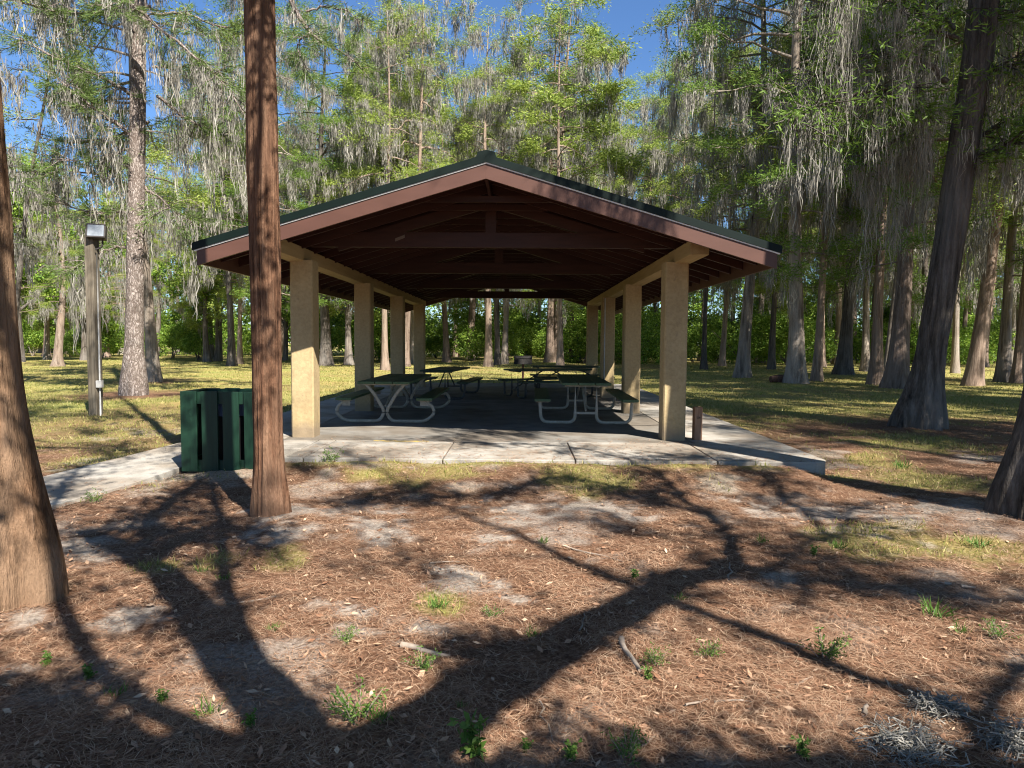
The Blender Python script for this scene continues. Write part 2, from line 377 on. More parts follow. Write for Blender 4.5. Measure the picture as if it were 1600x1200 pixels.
# ------------------------------------------------------------------ pavilion
def stucco():
    m, n, l, b = mat('tan_stucco'); v = coords(n, l)
    t = noise(n, l, v, 22, 6, .6); t2 = noise(n, l, coords(n, l, (1, 1, .35)), 2.2, 4); t3 = noise(n, l, v, 8, 2)
    r = ramp(n, [(.3, (.31, .225, .112)), (.6, (.38, .285, .15))]); l.new(t2.outputs[0], r.inputs[0])
    r2 = ramp(n, [(.35, (.86, .85, .84)), (.65, (1.08, 1.08, 1.08))]); l.new(t.outputs[0], r2.inputs[0])
    c = mixc(n, l, 1, r.outputs[0], r2.outputs[0], 'MULTIPLY')
    r3 = ramp(n, [(.70, (0, 0, 0)), (.76, (.5, .5, .5))]); l.new(t3.outputs[0], r3.inputs[0])
    c = mixc(n, l, r3.outputs[0], c, (.22, .16, .1))
    sx = n.new('ShaderNodeSeparateXYZ'); l.new(v, sx.inputs[0]); dz = n.new('ShaderNodeMath'); dz.operation = 'MULTIPLY_ADD'; dz.inputs[1].default_value = -.55
    l.new(t2.outputs[0], dz.inputs[0]); l.new(sx.outputs[2], dz.inputs[2])
    rd = ramp(n, [(.0, (.75, .75, .75)), (.16, (0, 0, 0))]); l.new(dz.outputs[0], rd.inputs[0])
    c = mixc(n, l, rd.outputs[0], c, (.20, .15, .10))
    l.new(c, b.inputs['Base Color']); b.inputs['Roughness'].default_value = .9
    mu = n.new('ShaderNodeMath'); mu.operation = 'MULTIPLY_ADD'; mu.inputs[1].default_value = .7
    l.new(t.outputs[0], mu.inputs[0]); l.new(t3.outputs[0], mu.inputs[2])
    bump(n, l, mu.outputs[0], .4, .012, b); return m
M['stucco'] = stucco()
M['beam'] = simple('tan_painted_timber', (.29, .20, .09), (.38, .27, .13), 5, .75, .3, stretch=(3, .25, 3), bd=.006)
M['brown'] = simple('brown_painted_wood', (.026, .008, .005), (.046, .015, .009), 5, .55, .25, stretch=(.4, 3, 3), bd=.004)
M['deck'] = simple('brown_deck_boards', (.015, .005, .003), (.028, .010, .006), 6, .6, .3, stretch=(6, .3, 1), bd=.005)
M['fascia'] = simple('brown_fascia_metal', (.072, .033, .023), (.090, .042, .030), 3, .45, 0, stretch=(.5, 1, 2))
M['green_metal'] = simple('green_roof_metal', (.002, .006, .0045), (.0035, .009, .007), 3, .5, 0, spec=.15)
M['white_trim'] = simple('white_drip_edge', (.62, .62, .58), (.75, .75, .72), 9, .5)
M['plate'] = simple('metal_plate', (.10, .07, .055), (.17, .13, .10), 30, .5)
M['conduit'] = simple('grey_conduit', (.36, .35, .33), (.5, .49, .46), 10, .45)
XM, HW, Y0, Y1, APZ, S = -.46, 3.74, 9.0, 24.2, 3.98, .30
T = SL['top']
pav = empty('picnic_pavilion', (XM, Y0, 0))
tag(pav, 'open gabled picnic shelter with green metal roof on tan stucco columns', 'pavilion')
inv = Vector((-XM, -Y0, 0))
def P(mb, name, m, parent=pav, **k):
    o = mb.build(name, m, parent, **k)
    if parent is pav: o.location = inv
    return o
def rz_(x): return APZ-S*abs(x-XM)
roof = None
r = MB()
for s in (-1, 1):
    xe = XM+s*(HW+.04)
    r.prism([(XM, APZ), (xe, rz_(xe)), (xe, rz_(xe)-.02), (XM, APZ-.02)], Y0-.03, Y1+.03, 1)
    for k in range(38):
        y = Y0+.15+k*.4
        V = []
        r.prism([(XM, APZ+.025), (xe, rz_(xe)+.025), (xe, rz_(xe)-.003), (XM, APZ-.003)], y-.012, y+.012, 1)
roof = P(r, 'roof', M['green_metal'])
r = MB()
r.prism([(XM-.17, APZ-.02), (XM-.15, APZ+.035), (XM, APZ+.085), (XM+.15, APZ+.035), (XM+.17, APZ-.02), (XM, APZ+.03)], Y0+.25, Y1, 1)
r.prism([(XM-.13, APZ-.02), (XM-.11, APZ+.05), (XM, APZ+.075), (XM+.11, APZ+.05), (XM+.13, APZ-.02), (XM, APZ+.02)], Y0-.01, Y0+.24, 1)
P(r, 'ridge_cap', M['green_metal'], roof)
for yy, dy in ((Y0, 1), (Y1, -1)):
    for s in (-1, 1):
        def rake(z0, z1, ext, ya, yb, name, m):
            xe = XM+s*(HW+ext); b = MB()
            b.prism([(XM+s*.0006, APZ+z0), (xe, rz_(xe)+z0), (xe, rz_(xe)+z1), (XM+s*.0006, APZ+z1)], ya, yb, 1)
            return P(b, name, m)
        rake(.012, -.085, .05, yy-.05*dy, yy+.0*dy, 'roof_trim', M['green_metal'])
        rake(-.087, -.103, .03, yy-.035*dy, yy+.0*dy, 'drip_edge', M['white_trim'])
        rake(-.105, -.290, .0, yy-.022*dy, yy+.018*dy, 'rake_board', M['fascia'])
for s in (-1, 1):
    b = MB(); x = XM+s*(HW-.02); b.box((x, (Y0+Y1)/2, rz_(x)-.15), (.035, Y1-Y0-.05, .25)); P(b, 'eave_board', M['fascia'])
    b = MB(); x = XM+s*(HW+.02); b.box((x, (Y0+Y1)/2, rz_(x)-.03), (.035, Y1-Y0-.02, .07)); P(b, 'roof_trim', M['green_metal'])
    b = MB(); xe = XM+s*(HW-.04)
    b.prism([(XM+s*.02, APZ-.03-S*.02), (xe, rz_(xe)-.03), (xe, rz_(xe)-.055), (XM+s*.02, APZ-.055-S*.02)], Y0+.02, Y1-.02, 1)
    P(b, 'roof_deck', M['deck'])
# rafters with collar ties
ys = np.arange(Y0+.62, Y1-.3, .61)
for y in ys:
    for s in (-1, 1):
        b = MB(); xe = XM+s*(HW-.045)
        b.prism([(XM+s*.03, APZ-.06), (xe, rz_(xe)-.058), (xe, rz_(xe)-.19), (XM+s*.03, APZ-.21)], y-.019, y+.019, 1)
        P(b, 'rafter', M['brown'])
    b = MB(); zt = 3.61; zb = 3.525; h1 = (APZ-.10-zt)/S; h0 = (APZ-.10-zb)/S
    b.prism([(XM-h1, zt), (XM+h1, zt), (XM+h0, zb), (XM-h0, zb)], y+.02, y+.055, 1)
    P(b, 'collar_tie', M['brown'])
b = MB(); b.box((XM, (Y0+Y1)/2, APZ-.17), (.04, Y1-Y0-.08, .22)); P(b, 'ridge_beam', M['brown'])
# columns, beams, trusses
CY = [10.3, 14.27, 18.24, 22.2]
CX = (-3.27, 2.305)
for cy in CY:
    for cx in CX:
        b = MB(); n = 14; hw = .17
        # slightly uneven stucco shaft with rounded corners
        prof = [(-hw, -hw+.02), (-hw+.02, -hw), (hw-.02, -hw), (hw, -hw+.02), (hw, hw-.02), (hw-.02, hw), (-hw+.02, hw), (-hw, hw-.02)]
        zz = np.linspace(T-.02, T+2.65, n); V = []
        for z in zz:
            for px, py in prof:
                k = 1+.018*(vn(cx*3+px*4, cy+py*4, z*2.2, 2)-.5)
                V.append((cx+px*k, cy+.17+py*k, z))
        m8 = 8
        Fq = [[a*m8+c, a*m8+(c+1) % m8, (a+1)*m8+(c+1) % m8, (a+1)*m8+c] for a in range(n-1) for c in range(m8)]
        b.add(V, Fq); P(b, 'column', M['stucco'])
for s, bx in ((-1, -3.355), (1, 2.385)):
    b = MB(); b.box((bx, (9.36+23.6)/2, T+2.64+.085+.01), (.255, 23.6-9.36, .17+.03)); P(b, 'beam', M['beam'], bevel=.008)
for cy in CY:
    y = cy+.22
    zb, zt = T+2.87, T+3.09
    hb = 2.72
    def clip(x): return min(zt, APZ-.075-S*x)
    x1 = (APZ-.075-zt)/S
    b = MB(); b.prism([(XM-hb, zb), (XM+hb, zb), (XM+hb, clip(hb)), (XM+x1, zt), (XM-x1, zt), (XM-hb, clip(hb))], y-.045, y+.045, 1)
    ch = P(b, 'truss_chord', M['brown'])
    if cy == CY[0]:
        b = MB(); p = at(625, 372, y-.05); a = math.tan(.35)
        b.prism([(p.x-.07, p.z-.05), (p.x+.07, p.z+.005), (p.x+.07, p.z+.05), (p.x-.07, p.z-.005)], y-.056, y-.048, 1)
        P(b, 'label_plate', M['plate'], ch)
    b = MB(); b.prism([(XM-.08, zt+.001), (XM+.08, zt+.001), (XM+.08, APZ-.27), (XM-.08, APZ-.27)], y-.04, y+.04, 1); P(b, 'king_post', M['brown'])
    for s in (-1, 1):
        b = MB(); b.prism([(XM+s*.082, APZ-.213), (XM+s*2.3, APZ-.213-S*2.21), (XM+s*2.3, APZ-.36-S*2.21), (XM+s*.082, APZ-.38)], y-.035, y+.035, 1); P(b, 'truss_rafter', M['brown'])
b = MB(); b.tube([(CX[1]-.10, 18.215, T+.4), (CX[1]-.10, 18.215, T+2.62)], .016, 8); P(b, 'conduit', M['conduit'], smooth=True)

# ------------------------------------------------------------------ picnic tables
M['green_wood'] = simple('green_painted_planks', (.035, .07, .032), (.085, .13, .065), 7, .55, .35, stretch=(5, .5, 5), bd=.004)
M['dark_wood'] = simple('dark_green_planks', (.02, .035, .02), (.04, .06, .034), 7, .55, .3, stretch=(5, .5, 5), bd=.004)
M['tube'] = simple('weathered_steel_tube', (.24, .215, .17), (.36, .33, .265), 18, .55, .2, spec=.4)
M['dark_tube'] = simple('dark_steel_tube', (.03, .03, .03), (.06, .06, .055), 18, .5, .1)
def arc(pts, rad, n=6):
    """polyline with rounded corners"""
    pts = [Vector(p) for p in pts]; out = [pts[0]]
    for a, b, c in zip(pts[:-2], pts[1:-1], pts[2:]):
        u = (a-b); v = (c-b); ra = min(rad, u.length*.48, v.length*.48)
        p0 = b+u.normalized()*ra; p1 = b+v.normalized()*ra
        for k in range(n+1):
            t = k/n; out.append((1-t)**2*p0+2*t*(1-t)*b+t*t*p1)
    out.append(pts[-1]); return [tuple(p) for p in out]
def table(loc, rz, style, L, wt, hb, wood, steel, label):
    t = empty('picnic_table', loc, rz); tag(t, label, 'picnic table', 'picnic tables under the shelter roof')
    zt, zb = .745, .455
    b = MB(); npl = 3; pw = wt/npl
    for k in range(npl): b.box((-wt/2+pw*(k+.5), 0, zt-.022), (pw-.014, L, .044))
    b.build('tabletop', wood, t, bevel=.005)
    for s in (-1, 1):
        b = MB(); b.box((s*(hb-.145), 0, zb-.022), (.28, L, .044)); b.build('bench', wood, t, bevel=.005)
    for ye in (-L/2+.16, L/2-.16):
        fr = MB(); q = .03
        for s in (-1, 1):
            if style == 'v':
                pts = [(s*.34, ye, zt-.06), (s*.20, ye, zt-.22), (s*.012, ye, .20), (s*.10, ye, q), (s*(hb-.14), ye, q), (s*(hb+.02), ye, .17), (s*(hb-.01), ye, .30), (s*(hb-.16), ye, zb-.05)]
                fr.tube(arc(pts, .16), q, 10)
            else:
                pts = [(s*.19, ye, zt-.05), (s*.19, ye, q), (s*(hb-.12), ye, q), (s*(hb-.10), ye, zb-.05)]
                fr.tube(arc(pts, .14), q, 10)
        fr.box((0, ye, zt-.058), (wt-.12, .05, .028))
        for s in (-1, 1): fr.box((s*(hb-.145), ye, zb-.056), (.24, .05, .022))
        if style == 'u': fr.box((0, ye, .20), (.36, .03, .04))
        else:
            for s in (-1, 1):
                fr.box((s*(hb-.16), ye-.02, zb-.10), (.15, .006, .10))
        fr.build('frame', steel, t, smooth=False)
    br = MB()
    for s in (-1, 1):
        br.tube([(0, s*(L/2-.18), .24 if style == 'u' else .3), (0, s*.18, zt-.055)], .018, 8)
    br.build('brace', steel, t)
    return t
table((-2.41, 13.62, T), 0, 'v', 3.0, .94, .86, M['green_wood'], M['tube'], 'dark green picnic table with V shaped tube legs beside the front left column')
table((1.2, 13.65, T), -.02, 'u', 3.0, .88, .92, M['green_wood'], M['tube'], 'weathered green picnic table with grey U shaped legs near the front right column')
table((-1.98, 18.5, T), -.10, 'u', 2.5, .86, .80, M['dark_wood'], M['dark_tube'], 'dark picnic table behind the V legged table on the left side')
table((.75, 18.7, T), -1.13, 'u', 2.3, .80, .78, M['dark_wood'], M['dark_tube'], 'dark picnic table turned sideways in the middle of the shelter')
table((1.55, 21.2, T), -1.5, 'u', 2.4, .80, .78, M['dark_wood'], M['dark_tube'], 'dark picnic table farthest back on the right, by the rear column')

# ------------------------------------------------------------------ bollard, grill, waste bin, light pole, log
bx, by = gp(1090.5, 688, T)
bo = empty('wooden_bollard', (bx, by, T)); tag(bo, 'short brown square wooden post standing beside the front right column', 'bollard')
M['post_wood'] = simple('brown_post_wood', (.20, .10, .055), (.36, .21, .125), 9, .8, .5, stretch=(4, 4, .4), bd=.006)
b = MB(); b.box((0, .06, .25), (.118, .118, .50), .12); b.build('post', M['post_wood'], bo, bevel=.008)
M['ink'] = simple('black_marks', (.02, .015, .012), (.05, .04, .03), 20, .8)
b = MB()
for (x, z, a, c) in ((-.022, .345, .005, .03), (-.012, .333, .024, .006), (-.004, .352, .02, .006), (.006, .342, .005, .03), (.02, .35, .02, .005), (.022, .338, .024, .005), (.014, .343, .005, .026)):
    b.box((x, -.0035, z), (a, .004, c), .12)
b.build('scribbled_mark', M['ink'], bo)
M['black_iron'] = simple('black_iron', (.012, .011, .01), (.035, .03, .027), 20, .7, .3)
gr = empty('barbecue_grill', (.10, 27.0, 0)); tag(gr, 'black iron park barbecue grill on a post behind the shelter', 'grill')
b = MB()
for sx in (-1, 1): b.box((sx*.34, 0, .92), (.02, .5, .32))
b.box((0, .24, .92), (.68, .02, .32)); b.box((0, -.01, .77), (.70, .5, .02)); b.box((0, -.245, .86), (.68, .02, .18))
b.build('firebox', M['black_iron'], gr)
b = MB()
for k in range(9): b.tube([(-.34, -.2+k*.05, 1.0), (.34, -.2+k*.05, 1.0)], .007, 6)
b.build('grate', M['black_iron'], gr)
b = MB(); b.tube([(0, 0, -.1), (0, 0, .77)], .045, 10); b.build('post', simple('rusty_post', (.07, .03, .02), (.16, .075, .05), 20, .8), gr)

M['green_paint'] = simple('dark_green_paint', (.004, .018, .010), (.008, .033, .018), 6, .5, .3, stretch=(4, 4, .5), bd=.004)
cx0, cx1, cy0, cy1, hz = -3.98, -3.04, 8.02, 8.66, 1.0
en = empty('waste_bin_enclosure', ((cx0+cx1)/2, (cy0+cy1)/2, 0))
tag(en, 'dark green wooden slatted enclosure around a waste bin, beside the concrete path', 'bin enclosure')
W, D = cx1-cx0, cy1-cy0
gzl = float(gz((cx0+cx1)/2, cy0))-.01
def slat(c, s): 
    b = MB(); b.box(c, s); b.build('slat', M['green_paint'], en, bevel=.004)
for k in range(4):
    for sy in (-1, 1): slat((-W/2+.097+k*(W-.194)/3+rg.normal(0, .004), sy*(D/2), (hz+gzl)/2), (.19, .024, hz-gzl+rg.uniform(-.006, .006)))
for y in (-D/2+.125, 0, D/2-.125):
    for sx in (-1, 1): slat((sx*W/2, y, (hz+gzl)/2), (.024, .2, hz-gzl))
for z in (.925, .12):
    for sy in (-1, 1):
        b = MB(); b.box((0, sy*(D/2-.033), z), (W-.03, .038, .14)); b.build('rail', M['green_paint'], en)
    for sx in (-1, 1):
        b = MB(); b.box((sx*(W/2-.033), 0, z), (.038, D-.108, .14)); b.build('rail', M['green_paint'], en)
bn = empty('waste_bin', ((cx0+cx1)/2+.02, (cy0+cy1)/2+.02, 0)); tag(bn, 'black round waste bin with a pale liner inside the green slatted enclosure', 'waste bin')
b = MB(); zz = np.linspace(.02, .84, 8); b.tube([(0, 0, z) for z in zz], [.21+.04*z for z in zz], 24); b.build('bin_body', simple('black_plastic', (.008, .008, .009), (.015, .015, .016), 5, .5), bn, smooth=True)
b = MB(); th = np.linspace(0, 2*np.pi, 36, endpoint=False); V = []
for zi, (z, rr) in enumerate(((.70, .300), (.76, .306), (.82, .304), (.862, .312), (.866, .27), (.80, .255))):
    for k, a in enumerate(th):
        q = 1+.02*math.sin(9*a+zi)+.02*(vn(a*4, zi, 0, 3)-.5); V.append((rr*.86*q*math.cos(a), rr*.86*q*math.sin(a), z+.02*(vn(a*3, 5, 0, 4)-.5)*(zi < 2)))
b.add(V, [[i*36+k, i*36+(k+1) % 36, (i+1)*36+(k+1) % 36, (i+1)*36+k] for i in range(5) for k in range(36)])
b.build('bin_liner', simple('pale_bin_liner', (.08, .10, .16), (.15, .17, .24), 6, .35, spec=.5), bn, smooth=True)

lx, ly = gp(150, 648)
lp = empty('light_pole', (lx, ly, 0)); tag(lp, 'grey weathered square wooden pole with a floodlight on top, standing on the lawn', 'light pole')
M['grey_wood'] = simple('grey_weathered_wood', (.075, .058, .04), (.20, .17, .125), 7, .9, .6, stretch=(7, 7, .25), bd=.01)
top = at(143, 352, ly); hh = top.z; lean = (top.x-lx)
def lz(z): return lean*z/hh
b = MB(); V = []
for z in np.linspace(-.2, hh-.22, 12):
    for sx, sy in ((-1, -1), (1, -1), (1, 1), (-1, 1)): V.append((lz(z)+sx*.092+.012*(vn(z, sx, sy, 1)-.5), sy*.115, z))
b.add(V, [[i*4+k, i*4+(k+1) % 4, (i+1)*4+(k+1) % 4, (i+1)*4+k] for i in range(11) for k in range(4)]+[[44, 45, 46, 47]])
b.build('post', M['grey_wood'], lp, bevel=.01)
b = MB(); b.box((lz(hh)-.06, .05, hh-.2), (.10, .09, .5)); b.box((lz(hh)+.045, .05, hh-.16), (.085, .09, .30)); b.build('top_board', M['grey_wood'], lp, bevel=.006)
fl = MB(); hx = lz(hh)+.15
fl.box((0, 0, 0), (.34, .16, .30)); fl.box((0, -.105, .135), (.36, .03, .03)); fl.box((0, -.105, -.135), (.36, .03, .03)); fl.box((-.165, -.105, 0), (.03, .03, .24)); fl.box((.165, -.105, 0), (.03, .03, .24))
flo = fl.build('floodlight', simple('dark_bronze_metal', (.03, .025, .022), (.06, .05, .045), 12, .4), lp, bevel=.01); flo.location = (hx, -.06, hh-.16); flo.rotation_euler = (R(-14), 0, R(18))
b = MB(); b.box((0, -.114, 0), (.298, .012, .238)); b.build('lens', simple('frosted_glass', (.20, .22, .24), (.30, .32, .34), 7, .15, spec=.6), flo)
b = MB(); b.tube(arc([(hx+.1, -.04, hh-.30), (hx+.1, -.05, hh-.46), (lz(3)+.13, -.1, hh-.52)], .1), .018, 8); b.build('bracket', M['black_iron'], lp, smooth=True)
b = MB(); b.tube([(lz(3.4)+.135, -.06, 3.4), (lz(.1)+.135, -.06, -.05)], .017, 8); b.build('conduit', M['conduit'], lp, smooth=True)
b = MB(); b.box((lz(.65)+.15, -.09, .66), (.12, .09, .15)); b.build('junction_box', M['conduit'], lp, bevel=.008)

# fallen log with splintered wood
qx, qy = gp(1222, 598)
b = MB(); pth = [(qx-.5, qy-.05, .14), (qx-.2, qy, .17), (qx+.15, qy+.06, .18), (qx+.55, qy+.1, .16)]
b.tube(pth, [.13, .17, .16, .11], 12)
for k in range(16):
    a = rg.uniform(-.6, .6); c = (qx+a, qy-.12+rg.normal(0, .1), .05); d = np.array([rg.normal(0, .3), rg.normal(0, .2), rg.uniform(.05, .3)])
    b.tube([c, tuple(np.array(c)+d)], [.035, .008], 5)
lo = b.build('fallen_log', simple('rotten_log', (.05, .025, .018), (.17, .09, .065), 9, .95, .8, stretch=(1, 3, 3), bd=.03)); tag(lo, 'short rotten brown log lying on the grass beside a grey cypress trunk', 'log')
# ------------------------------------------------------------------ vegetation tools
def unit(a): return a/(np.linalg.norm(a, axis=-1, keepdims=True)+1e-9)
class Fol:
    """leaf and moss accumulators"""
    def __init__(self, seed): self.r = np.random.default_rng(seed); self.L = []; self.S = []
    def spray(self, C, D, n, size, w, spread=(.18, .18, .10), dirk=.7, down=.12, jit=.75):
        C = np.asarray(C, float); D = np.asarray(D, float); r = self.r
        if len(C) == 0: return
        C = np.repeat(C, n, 0); D = np.repeat(D, n, 0); N = len(C)
        p = C+r.normal(size=(N, 3))*np.array(spread)
        d = unit(D*dirk+r.normal(size=(N, 3))*jit*np.array([1, 1, .6])+np.array([0, 0, -down]))
        L = size*r.uniform(.6, 1.35, (N, 1)); s = unit(np.cross(d, r.normal(size=(N, 3))))*w*.5*r.uniform(.7, 1.3, (N, 1))
        m = p+d*L*.45+np.array([0, 0, .02])*L
        self.L.append(np.stack([p, m+s, p+d*L, m-s], 1))
    def moss(self, C, n, length, w, spread=.13):
        C = np.asarray(C, float); r = self.r
        if len(C) == 0: return
        ln = length*r.gamma(2.6, .38, len(C))
        n = int(n*1.5); C = np.repeat(C, n, 0); N = len(C); ln = np.clip(np.repeat(ln, n)[:, None], .12, 2.6)
        # wisps start all down the beard, which narrows towards its tip
        s0 = r.uniform(0, 1, (N, 1))**1.3*.8; o2 = r.normal(size=(N, 2))*spread*(1.05-.8*s0)
        p = C+np.column_stack([o2, r.normal(size=N)*.04-(s0*ln)[:, 0]])
        L = np.clip(ln*r.uniform(.25, .7, (N, 1))*(1.1-.4*s0), .06, .8)
        a = r.uniform(0, 2*np.pi, N); s = np.stack([np.cos(a), np.sin(a), 0*a], -1)*w*r.uniform(.5, 1.6, (N, 1))*.5
        dr = r.normal(size=(N, 3))*np.array([.09, .09, 0])*L; dn = np.array([0, 0, -1.])*L
        wob = r.normal(size=(N, 3))*np.array([.045, .045, 0])*L
        q1 = p+dn*.35+dr*.3+wob; q2 = p+dn*.7+dr*.7-wob; q3 = p+dn+dr
        self.S.append(np.stack([p-s*.5, p+s*.5, q1+s, q1-s, q2+s*.75, q2-s*.75, q3+s*.12, q3-s*.12], 1))
    def leaf_mb(self):
        V = np.concatenate(self.L); N = len(V); b = MB(); b.add(V, np.arange(N*4).reshape(-1, 4)); return b
    def moss_mb(self):
        V = np.concatenate(self.S); N = len(V); b = MB(); k = np.arange(N)[:, None]*8
        b.add(V, np.concatenate([k+np.array([0, 1, 2, 3]), k+np.array([3, 2, 4, 5]), k+np.array([5, 4, 6, 7])])); return b
def trunk_geo(mb, cf, rf, H, ns=18, nz=44, lob=.0, lobn=7, hl=1.3, ridge=0., rk=5, seed=0, z0=-.25, lobe_seed=0):
    u = np.linspace(0, 1, nz)**1.7; z = z0+(H-z0)*u
    th = np.linspace(0, 2*np.pi, ns, endpoint=False)
    Z, TH = np.meshgrid(z, th, indexing='ij'); c, s = np.cos(TH), np.sin(TH)
    r = np.array([rf(max(a, 0)) for a in z])[:, None]*np.ones_like(TH)
    if lob:
        lb = vn(c*lobn/5+3, s*lobn/5+3, Z*.12, seed+5)-.45+.35*np.cos(lobn*TH+seed+2*vn(Z*.3, 0, 0, seed))
        r = r*(1+lob*(np.exp(-np.maximum(Z, 0)/hl)+.12)*lb)
    r = r*(1+.08*(vn(c*1.2+9, s*1.2, Z*.7, seed+1)-.5))
    if ridge: r = r+ridge*((fbm(c*rk+20, s*rk+20, Z*.55, seed+7, 3)-.5)*2+.8*(vn(c*rk*2.6+20, s*rk*2.6+20, Z*.9, seed+8)-.5))
    cc = np.array([cf(a) for a in z])
    V = np.stack([cc[:, 0:1]+r*c, cc[:, 1:2]+r*s, Z], -1)
    i, j = np.meshgrid(np.arange(nz-1), np.arange(ns), indexing='ij'); j2 = (j+1) % ns
    mb.add(V, np.stack([i*ns+j, i*ns+j2, (i+1)*ns+j2, (i+1)*ns+j], -1).reshape(-1, 4))
def crown(rn, wood, fo, H, z0, nb, L0, cf, rf, moss=1., mlen=.9, green=1., leaf=(.17, .036), nleaf=22, up=.12, droop=.28, mw=.028, gap=None, sub=True, azr=None, nm=22):
    SC, SD, MC = [], [], []
    for k in range(nb):
        rel = (k+rn.uniform(0, 1))/nb; z = z0+(H-z0)*rel**.92
        if rn.uniform() < .1: continue
        az = k*2.39996+rn.normal(0, .6)
        if azr is not None: az = rn.uniform(*azr)
        irr = .45+1.1*float(vn(math.cos(az)*.8+5, math.sin(az)*.8+5, z*.22, int(z0*7)+nb))
        L = L0*(.5+.5*math.sin(math.pi*(rel*.78+.2)))*rn.uniform(.6, 1.2)*irr
        h = np.array([math.cos(az), math.sin(az), 0]); c = np.array([*cf(z), z])
        sd = np.array([-h[1], h[0], 0]); bend = rn.normal(0, .25); u_ = rn.uniform(-.05, .55) if rel > .3 else rn.uniform(-.05, .25)
        t = np.linspace(0, 1, 7)[:, None]
        path = c+h*L*t+sd*L*bend*t*t+np.array([0, 0, 1])*L*(u_*t-droop*t*t*rn.uniform(.4, 1.6))+rn.normal(0, .045*L, (7, 3))*t*np.array([1, 1, .6])
        rr = max(.022, min(rf(z)*.45, .016*L+.012))
        wood.tube(path, np.linspace(rr, .008, 7), 5, cap=False)
        npf = max(1, int(L*rn.uniform(.7, 1.35))); pf = rn.uniform(.35, 1.0, npf); pf[0] = rn.uniform(.85, 1)
        for tp in pf:
            vig = rn.uniform(.5, 1.5); mos = rn.uniform(.2, 1.8)
            for q in range(max(2, int(4.2*vig))):
                tt = float(np.clip(tp+rn.normal(0, .09), .12, 1)); i0 = min(5, int(tt*6)); f = tt*6-i0
                p = path[i0]*(1-f)+path[i0+1]*f
                sl = rn.uniform(.35, .95)*(.7+.1*L)*vig**.5; s = rn.choice([-1, 1])
                d = unit(sd*s*rn.uniform(.2, 1.2)+h*rn.uniform(0, .9)+np.array([0, 0, rn.normal(.12, .22)]))
                e = p+d*sl+np.array([0, 0, -.08*sl])
                if sub: wood.tube(np.stack([p, (p+e)/2+rn.normal(0, .04, 3), e]), [.014, .009, .004], 3, cap=False)
                for a in (.3, .65, 1.0):
                    pp = p+(e-p)*a
                    if rn.uniform() < green: SC.append(pp+np.array([0, 0, .10])); SD.append(d)
                    if rn.uniform() < moss*.34*mos*(mos > .6): MC.append(pp-np.array([0, 0, .02]))
        for q in range(int(L*.9*moss*rn.uniform(0, 2))):
            tt = rn.uniform(.1, .95); i0 = min(5, int(tt*6)); f = tt*6-i0
            MC.append(path[i0]*(1-f)+path[i0+1]*f)
    top = np.array([*cf(H), H])
    for q in range(14): SC.append(top+rn.normal(0, .35, 3)*np.array([1, 1, 1.2])); SD.append(np.array([rn.normal(), rn.normal(), .6]))
    fo.spray(SC, SD, nleaf, *leaf, spread=(.24, .24, .12))
    fo.moss(MC, nm, mlen, mw)
def make_tree(name, seed, H, r0, z0, nb, L0, bark_, leafm, flare=1.1, hf=.55, lob=.35, wob=.25, **kw):
    rn = np.random.default_rng(seed)
    ph = rn.uniform(0, 6, 4)
    def cf(z): return (wob*(math.sin(z*.22+ph[0])-math.sin(ph[0])), wob*(math.sin(z*.19+ph[1])-math.sin(ph[1])))
    def rf(z): return r0*(max(0, 1-z/H)**.75*.95+.05)+r0*flare*math.exp(-z/hf)*.5+r0*flare*.28*math.exp(-z/(hf*3.5))
    root = empty(name); wood = MB(); trunk_geo(wood, cf, rf, H, lob=lob, seed=seed, nz=36, ns=16)
    fo = Fol(seed); crown(rn, wood, fo, H, z0, nb, L0, cf, rf, **kw)
    wood.build('trunk', bark_, root, smooth=True)
    fo.leaf_mb().build('crown', leafm, root)
    if fo.S: fo.moss_mb().build('spanish_moss', M['moss'], root)
    INFO[root.name] = dict(r0=r0, H=H)
    return root
INFO = {}; PT = {}
PT['A'] = make_tree('cypress_tree', 11, 24, .27, 8.0, 48, 3.3, M['cypress_bark'], M['frond'], moss=.85, mlen=.85)
PT['B'] = make_tree('cypress_tree', 12, 24, .27, 6.0, 55, 3.9, M['cypress_bark'], M['frond'], moss=.9, mlen=.95)
PT['C'] = make_tree('cypress_tree', 13, 22, .25, 6.5, 52, 3.5, M['cypress_bark'], M['frond'], moss=.5, mlen=.75)
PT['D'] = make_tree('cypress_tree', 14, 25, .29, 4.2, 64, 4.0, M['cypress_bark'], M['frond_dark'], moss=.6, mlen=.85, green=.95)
PT['E'] = make_tree('cypress_tree', 15, 20, .24, 3.6, 55, 3.8, M['cypress_bark'], M['frond'], moss=.4, mlen=.8, leaf=(.26, .06))
def leaves_cloud(seed, blobs, n, leaf, inner=.55):
    rn = np.random.default_rng(seed); fo = Fol(seed)
    vol = np.array([b[3]*b[4]*b[5] for b in blobs])**.7; vol = vol/vol.sum(); C = []
    for bl, v in zip(blobs, vol):
        m = int(n*v/6); d = unit(rn.normal(size=(m, 3))); rad = rn.uniform(inner, 1.0, (m, 1))**.6
        k = 1+.35*(vn(d[:, 0]*3+bl[0], d[:, 1]*3+bl[1], d[:, 2]*3, seed)[:, None]-.5)
        C.append((np.array(bl[:3])+d*rad*k*np.array(bl[3:6]), d))
    P_ = np.concatenate([c[0] for c in C]); D_ = np.concatenate([c[1] for c in C])
    ok = P_[:, 2] > .05; P_, D_ = P_[ok], D_[ok]
    keep = vn(P_[:, 0]*1.6, P_[:, 1]*1.6, P_[:, 2]*1.6, seed+3) > .33
    fo.spray(P_[keep], D_[keep], 6, leaf[0], leaf[1], spread=(.13, .13, .10), dirk=.5, down=.25, jit=.9)
    return fo
